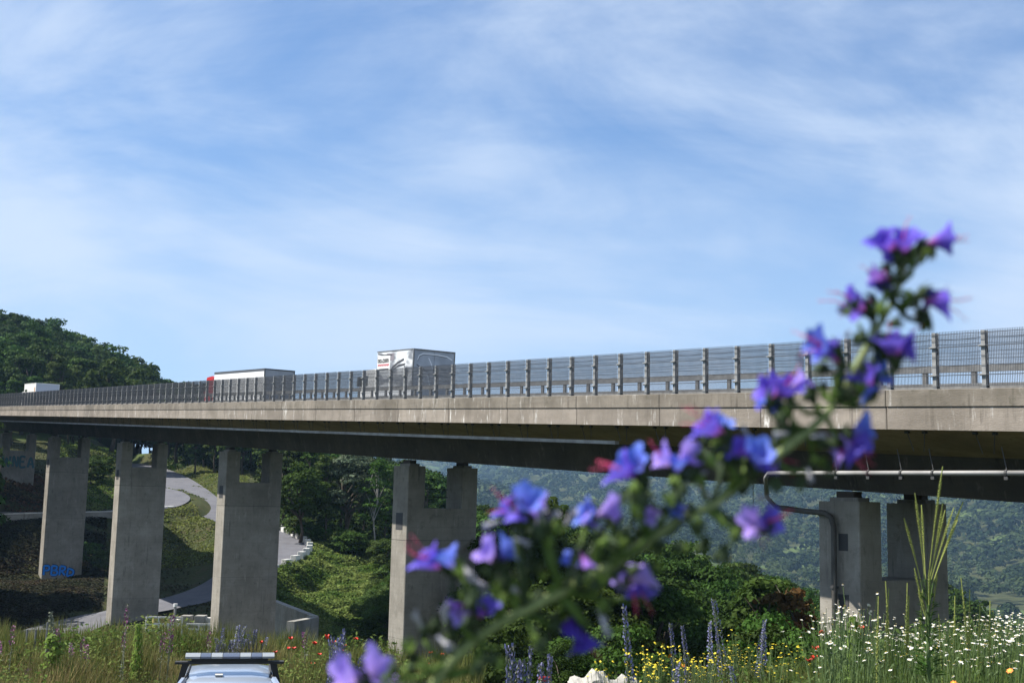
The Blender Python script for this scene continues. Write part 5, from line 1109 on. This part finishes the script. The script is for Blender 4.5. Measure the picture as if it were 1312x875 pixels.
def corolla(seed, open_=1.0, L_=.019, R_=.0105):
    rr = random.Random(seed); nu, nv = 40, 9; V = []
    for j in range(nv):
        v = j/(nv-1)
        for i in range(nu):
            u = 2*PI*i/nu; lobe = .5+.5*math.cos(5*u+seed); up = math.cos(u)
            r = .0016+(R_-.0016)*(v**1.5)*open_; z = L_*v*.85+(L_*.22*lobe+L_*.20*up)*max(0, v-.5)*2
            r *= 1+(.34*(lobe-.4)+.14*math.sin(3*u+seed))*max(0, v-.5)*2.2; z -= .003*max(0, v-.85)*6*lobe*open_
            V.append((r*math.cos(u), r*math.sin(u), z))
    Fq = np.array([(j*nu+i, j*nu+(i+1) % nu, (j+1)*nu+(i+1) % nu, (j+1)*nu+i) for j in range(nv-1) for i in range(nu)]); return np.array(V), Fq
COR = {}
for c in PM:
    for s_ in range(3): V, Fq = corolla(s_*7+3, 1.0 if c != 'p' else .55); COR[c, s_] = np_mesh('flower', V, Fq, PM[c], True)
def calyx_mesh(m, L_=.011, w=.0021, n=5, spread=.45):
    mb = MB()
    for k in range(n):
        q = 2*PI*k/n; d = Vector((math.cos(q), math.sin(q), 0)); t = Vector((-d.y, d.x, 0)); b0 = d*.0012; m1 = d*(.0034)+Vector((0, 0, L_*.5)); tip = d*(.0034+L_*spread*.35)+Vector((0, 0, L_))
        mb.add([b0-t*w*.7, b0+t*w*.7, m1+t*w, tip, m1-t*w, m1+d*.0012], [(0, 1, 2, 5), (0, 5, 4), (5, 2, 3), (4, 5, 3)])
    return mb.mesh('calyx', m)
CAL = {0: calyx_mesh(EM['calyx']), 1: calyx_mesh(EM['calyx2'], .010, .0018), 2: calyx_mesh(EM['calyx'], .014, .0026)}
stm = []
for s_ in range(4):
    rr = random.Random(s_); a = rr.uniform(-.0025, .0025); b = rr.uniform(-.002, .002); mb = MB(); mb.tube([(a*.3, b*.3, .004), (a, b, .016), (a*2+.0008, b*2-.001, .022), (a*2.6+.002, b*3+.001*s_-.001, .026+.0015*s_)], [.0006, .0005, .0004, .0002], 5); mb.tube([(a*2.6+.002, b*3+.001*s_-.001, .026+.0015*s_), (a*2.6+.0026, b*3+.001*s_-.001, .0268+.0015*s_)], .0005, 5); stm.append(mb.mesh('stamen', EM['stamen'], True))
DZ = .80
sline = [(555, 1500, .06), (548, 1150, .04), (545, 960, .02), (556, 875, 0), (577, 848, 0), (613, 816, 0), (645, 795, 0), (673, 782, 0), (720, 757, 0), (782, 724, 0), (835, 690, 0), (879, 661, 0), (912, 648, 0), (945, 622, 0), (990, 588, 0), (1035, 553, .0), (1058, 532, 0), (1072, 515, 0), (1098, 468, 0), (1116, 436, 0), (1131, 409, 0), (1144, 386, 0), (1154, 362, 0), (1160, 338, 0), (1166, 322, 0)]
SP = [Vector(at(x, y, DZ-d)) for x, y, d in sline]
root = SP[0]; gz = H1(root.x, root.y); SPf = [Vector((root.x-.03, root.y-.05, gz))]+SP
ech = empty('flowering_bugloss', (SPf[0].x, SPf[0].y, gz), 'large out of focus bugloss stem with violet blue flowers arching across the right half', 'flower'); ei = Vector(ech.location)
rs_ = [.0040]*3+[.0034]*2+[.0031]*3+[.0034]*4+[.003]*5+[.0026]*4+[.0022]*2+[.0018]*3; rs_ = (rs_+[.0014]*40)[:len(SPf)]
MB().tube([p-ei for p in SPf], rs_, 10).build('stem', EM['stem'], ech, True)
def sp_near(p):   # nearest point on the stem, a little further down
    best = min(range(4, len(SP)-1), key=lambda i: (SP[i]-p).length); return best
ER = random.Random(12)
TW = Vector((0, -1, 0))
Rw, Uw = Vector(Rv), Vector(Uv)
def dirv(deg, toward=.3): d = Rw*math.cos(rad(deg))+Uw*math.sin(rad(deg))+TW*toward; return d.normalized()
# (x, y, direction in degrees on the photo, toward lens, colour, scale, stamens)
FL = [(1131, 308, 150, .35, 'v', 1.0, 0), (1160, 306, 80, .45, 'v', 1.05, 1), (1146, 318, 215, .5, 'v', .9, 0), (1208, 308, 12, .1, 'v', .95, 4), (1121, 352, 170, .4, 'p', .95, 1), (1128, 360, 240, .3, 'v', .7, 0),
      (1090, 386, 150, .2, 'v', 1.15, 3), (1098, 392, 200, .4, 'v', .95, 2), (1196, 377, 60, .2, 'd', 1.0, 0), (1208, 387, -15, .25, 'v', 1.1, 3), (1049, 442, 160, .3, 'b', 1.1, 3), (1062, 447, 130, .2, 'v', .95, 0),
      (1142, 437, 110, .5, 'v', 1.2, 1), (1164, 444, 20, .3, 'v', 1.1, 1), (1156, 452, -50, .5, 'v', .9, 0), (1106, 480, 130, .5, 'v', 1.05, 0), (1128, 478, 40, .4, 'b', 1.1, 0), (1113, 503, -70, .5, 'b', .9, 0),
      (983, 499, 175, .45, 'v', 1.2, 0), (1008, 494, 50, .5, 'v', 1.15, 1), (990, 516, 240, .5, 'b', .95, 0), (1030, 487, 30, .5, 'l', .8, 0), (907, 544, 150, .4, 'v', 1.15, 3), (921, 542, 55, .3, 'b', .95, 0),
      (1110, 546, 30, .3, 'b', 1.05, 0), (1103, 562, 10, .4, 'v', 1.1, 0), (1078, 572, 200, .5, 'l', 1.0, 1), (1092, 581, -30, .4, 'v', 1.0, 4), (947, 576, 150, .5, 'v', .95, 0), (973, 580, 80, .5, 'b', 1.05, 0), (990, 588, -20, .4, 'l', 1.0, 2), (978, 598, -110, .4, 'v', .85, 0),
      (849, 586, 150, .4, 'l', 1.0, 2), (883, 582, 45, .4, 'l', .95, 0), (868, 592, 90, .6, 'b', .75, 0), (796, 601, 160, .3, 'v', 1.2, 4), (811, 594, 115, .3, 'b', 1.15, 0), (963, 668, 160, .5, 'l', 1.0, 0), (985, 668, 20, .4, 'v', 1.0, 3), (972, 680, -70, .4, 'l', .8, 2),
      (752, 656, 170, .5, 'b', .9, 0), (783, 651, 30, .5, 'l', .9, 0), (756, 668, -100, .5, 'l', .75, 0), (655, 648, 150, .4, 'v', 1.1, 3), (674, 640, 60, .5, 'b', 1.05, 0), (688, 650, 0, .4, 'l', .9, 0), (661, 662, -100, .4, 'v', .8, 0),
      (624, 706, 130, .5, 'l', 1.0, 0), (652, 704, 55, .4, 'b', .95, 0), (548, 716, 150, .3, 'v', 1.1, 3), (572, 712, 125, .3, 'b', 1.0, 0), (810, 742, 150, .4, 'l', 1.1, 0), (830, 737, 20, .4, 'l', 1.0, 0), (818, 756, -65, .4, 'v', 1.05, 3),
      (733, 716, 130, .5, 'b', .85, 0), (752, 722, -60, .5, 'p', .75, 0), (582, 776, 180, .5, 'p', .75, 0), (590, 790, 200, .4, 'l', .7, 0), (622, 778, 60, .5, 'v', .75, 0), (733, 808, -100, .3, 'd', 1.2, 0), (748, 824, -65, .4, 'd', 1.1, 1),
      (440, 862, 150, .5, 'l', 1.25, 0), (452, 874, 220, .5, 'b', 1.0, 0), (483, 858, 60, .5, 'l', 1.3, 0), (468, 868, 0, .5, 'v', 1.0, 1), (868, 652, 190, .5, 'b', .6, 0), (835, 660, 200, .5, 'l', .6, 0)]
def orient(d, roll=0.0):
    q = d.to_track_quat('Z', 'Y'); return (q @ __import__('mathutils').Quaternion((0, 0, 1), roll)).to_euler()
def hairs(mb, a, b, n, L_, seed):
    r = random.Random(seed)
    for _ in range(n):
        u = r.random(); c = a.lerp(b, u); q = Vector((r.gauss(0, 1), r.gauss(0, 1), r.gauss(0, 1))).normalized(); mb.tube([c, c+q*L_], .00012, 3, cap=False)
hb = MB()
for k, (x, y, dg, tw, cc, sc_, ns) in enumerate(FL):
    dep = ER.uniform(-.018, .018); c = Vector(at(x, y, DZ+dep)); d = dirv(dg, tw); base = c-d*.012*sc_
    fo = put('flower', COR[cc, k % 3], ech, base-ei, orient(d, ER.uniform(0, 6)), sc_*.90)
    for j in range(ns): st = put('stamen', stm[(k+j) % 4], fo, (0, 0, 0), (ER.uniform(-.18, .18), ER.uniform(-.18, .18), ER.uniform(0, 6.28)))
    # calyx hangs behind and below the corolla; pedicel runs back to the stem
    down = (Uw*-1)
    cb = base-d*.003+down*.002; co = put('calyx', CAL[2 if sc_ > 1 else 0], ech, cb-ei-d*.003, orient((d*.7+Uw*.5).normalized(), ER.uniform(0, 6)), sc_*1.0)
    i = sp_near(c); tgt = SP[max(i-1, 3)]; mid = cb.lerp(tgt, .5)+down*.006
    MB().tube([cb-d*.004-ei, mid-ei, tgt-ei], [.0016, .0019, .0022], 6).build('flower_stalk', EM['calyx'] if k % 3 else EM['leaf'], ech, True)
    hairs(hb, cb, mid, 14, .0035, k)
hairs_src = [(SP[i], SP[i+1]) for i in range(3, len(SP)-1)]
for k, (a, b) in enumerate(hairs_src): hairs(hb, a, b, 26, .005, 500+k)
hb.v = [tuple(Vector(v)-ei) for v in hb.v]; tag(hb.build('bristles', EM['hair'], ech), 'pale bristles along the stem', kind='stuff')
# green buds, calyces and bracts along the coiled branches
BD = [(1150, 345, 70), (1180, 318, 250), (1192, 322, 260), (1163, 325, 100), (1138, 372, 120), (1175, 398, 200), (1168, 385, 160), (1185, 402, 230), (1100, 415, 250), (1095, 400, 100), (1128, 400, 60), (1060, 468, 240), (1066, 460, 100), (1118, 445, 90), (1130, 455, 60),
      (1040, 505, 60), (1055, 500, 110), (1080, 500, 60), (1098, 510, 80), (1012, 530, 250), (1004, 520, 260), (1060, 510, 40), (1045, 520, 110), (1030, 515, 100), (925, 565, 240), (930, 580, 260), (940, 598, 70), (905, 600, 110), (895, 610, 230), (880, 615, 260), (868, 610, 240), (920, 610, 80), (960, 610, 60),
      (950, 630, 100), (930, 625, 60), (1000, 610, 250), (1045, 590, 230), (1060, 590, 260), (1035, 605, 240), (800, 625, 260), (815, 622, 250), (828, 620, 240), (808, 640, 270), (860, 640, 100), (845, 650, 200), (890, 680, 60), (905, 690, 240), (925, 700, 260), (945, 680, 230), (880, 700, 250),
      (700, 670, 250), (712, 680, 60), (700, 700, 90), (705, 725, 80), (690, 680, 120), (775, 690, 250), (790, 680, 60), (765, 700, 80), (800, 700, 70), (810, 690, 110), (745, 740, 60), (760, 760, 230), (640, 735, 80), (632, 745, 100), (645, 760, 70), (600, 750, 250), (590, 740, 120), (598, 770, 80), (540, 815, 80), (530, 840, 100), (520, 850, 240), (560, 815, 60),
      (500, 870, 100), (690, 740, 90), (680, 760, 60), (660, 770, 110), (720, 790, 240), (700, 800, 250), (690, 820, 230), (850, 720, 240), (840, 705, 70), (780, 770, 250), (770, 750, 260), (620, 840, 250), (640, 830, 240), (580, 820, 100), (590, 800, 60)]
for k, (x, y, dg) in enumerate(BD):
    c = Vector(at(x, y, DZ+ER.uniform(-.02, .02))); d = dirv(dg, ER.uniform(-.2, .4)); i = sp_near(c); tgt = SP[i]
    for j in range(2):
        d2 = (d+Vector((ER.gauss(0, .35), ER.gauss(0, .35), ER.gauss(0, .35)))).normalized(); put('calyx', CAL[(k+j) % 3], ech, c-ei+Vector((ER.gauss(0, .003), ER.gauss(0, .004), ER.gauss(0, .003))), orient(d2, ER.uniform(0, 6)), ER.uniform(.65, 1.05))
    if k % 2 == 0: MB().tube([c-ei, (c.lerp(tgt, .5)-ei)+Vector((0, 0, -.004)), tgt-ei], [.0013, .0016, .0019], 6).build('branch', EM['leaf'], ech, True)
def leafm(L_, w, m, nm='leaf'):
    mb = MB(); n = 8; vs = []
    for j in range(n+1):
        u = j/n; ww = w*math.sin(PI*min(u*.92+.06, 1))**.8; vs += [(-ww, 0, L_*u), (0, -.0015-.004*u*u, L_*u), (ww, 0, L_*u)]
    mb.add(vs, [(3*j+a, 3*j+a+1, 3*j+a+4, 3*j+a+3) for j in range(n) for a in (0, 1)]); return mb.mesh(nm, m, True)
lf1, lf2 = leafm(.024, .0028, EM['leaf']), leafm(.019, .0026, EM['calyx2'])
LV = [(1128, 405, 100), (1105, 470, 150), (1062, 520, 70), (1080, 505, 40), (1040, 550, 200), (1020, 565, 130), (1000, 580, 60), (950, 620, 100), (920, 640, 60), (900, 655, 220), (870, 665, 120), (840, 690, 60), (800, 715, 110), (790, 720, 230), (760, 735, 70), (730, 750, 120), (700, 770, 50), (690, 770, 230), (660, 785, 100), (640, 800, 60), (620, 815, 140), (600, 830, 80), (620, 815, 250), (580, 845, 110), (590, 840, 240), (570, 852, 60), (560, 870, 130), (650, 795, 280), (720, 760, 300), (850, 685, 290), (900, 650, 320), (700, 760, 340), (560, 870, 20), (556, 875, 230)]
for k, (x, y, dg) in enumerate(LV[::2]):
    c = Vector(at(x, y, DZ)); put('leaf', lf1 if k % 3 else lf2, ech, c-ei, orient(dirv(dg+ER.uniform(-15, 15), ER.uniform(-.4, .5)), ER.uniform(0, 6)), ER.uniform(.8, 1.3))
# spent pale corollas
sp = np_mesh('spent_corolla', *corolla(5, .45, .016, .006), EM['dry'], True)
for x, y, dg in ((540, 802, 120), (560, 815, -40), (590, 722, -50), (602, 738, -40), (660, 690, -20), (672, 762, 150), (725, 672, 60), (640, 668, 200), (700, 668, 40), (830, 673, -60), (845, 680, 240), (905, 605, 200), (880, 605, -60), (895, 615, -70), (770, 790, -70), (765, 778, -60), (1085, 440, 90), (1030, 470, 120), (960, 560, 130), (985, 640, 170), (1160, 350, 40), (1035, 600, -80), (570, 798, 90), (688, 672, 70), (1010, 555, 190), (1040, 560, 10)):
    put('spent_corolla', sp, ech, Vector(at(x, y, DZ+ER.uniform(-.015, .015)))-ei, orient(dirv(dg, .3), 0), ER.uniform(.5, .85))

# ------------------------------------------------------------------ labels by place for the smaller groups
def px_of(o):
    v = np.array(o.matrix_world.translation if o.matrix_world.translation.length > 0 else o.location); v = np.array(o.location); return float(656+FPX*(v@Rv)/(v@Fv))
def ordinal(group, fmt):
    ob = sorted([o for o in COL.objects if o.parent is None and o.get('group') == group], key=px_of)
    for k, o in enumerate(ob):
        if k < len(ORD): o['label'] = fmt % ORD[k]
_t = ['twenty', 'thirty', 'forty', 'fifty', 'sixty']; ORD = ORD[:20]+['%s %s' % (a, b) for a in _t for b in ORD[:9]]; ORD[20:] = sum([[('%s %s' % (a, b)) for b in ORD[:9]]+[nx] for a, nx in zip(_t, ('thirtieth', 'fortieth', 'fiftieth', 'sixtieth', 'seventieth'))], [])
ordinal('low trees just behind the bank', 'low dark tree just behind the bank, %s from the left of those')
ordinal('trees of the nearer thicket', 'broad dark tree of the nearer valley thicket, %s from the left there')
ordinal('bushes on the slope between the left piers', 'small bush on the slope between the left piers, %s from the left')
ordinal('shrubs at the foot of the middle pier', 'darker shrub beside the foot of the middle pier, %s from the left')
ordinal('bushes along the top of the sunny slope', 'light green bush topping the sunny slope, %s from the left')
ordinal('row of thin trees at the foot of the hill skyline', 'thin tree in the low skyline row, %s from the left')
ordinal('white concrete blocks round the hairpin bend', 'white concrete block of the road bend row, %s from the left')
ordinal('trees behind the left piers', 'shaded tree in the wood behind the left piers, %s from the left')
ordinal('trees of the dark wood left of the middle pier', 'shaded tree left of the middle pier, %s from the left in that dark wood')
ordinal('trees of the valley wood', 'leafy valley tree right of the middle pier, %s from the left of them')
ordinal('distant single trees in the valley', 'distant tree on the valley side beyond the thicket, %s from the left')
ordinal('yellow flowers of the middle bank', 'branching yellow flower plant right of the boulders, %s from the left')
ordinal('trees above the upper road', 'dark tree above the upper road, %s from the left under the deck')
ordinal('loose blocks in the yard', 'pale concrete block in the yard between the piers, %s from the left')

# ------------------------------------------------------------------ haze
def haze():
    # three nested-free slab: one closed box round everything
    zmin = -90.0; zmax = 420.0
    mb = MB(); mb.box((-7200, -7200, zmin), (7200, 7200, zmax)); m = bpy.data.materials.new('haze_air'); m.use_nodes = True; n = m.node_tree.nodes; n.remove(n['Principled BSDF'])
    v = n.new('ShaderNodeVolumePrincipled'); v.inputs['Density'].default_value = .00012; v.inputs['Color'].default_value = (.42, .68, 1.0, 1); v.inputs['Anisotropy'].default_value = .1; m.node_tree.links.new(v.outputs[0], n['Material Output'].inputs['Volume'])
    o = mb.build('haze', m); tag(o, kind='stuff'); o['label'] = 'thin blue summer haze filling the whole valley'
haze()
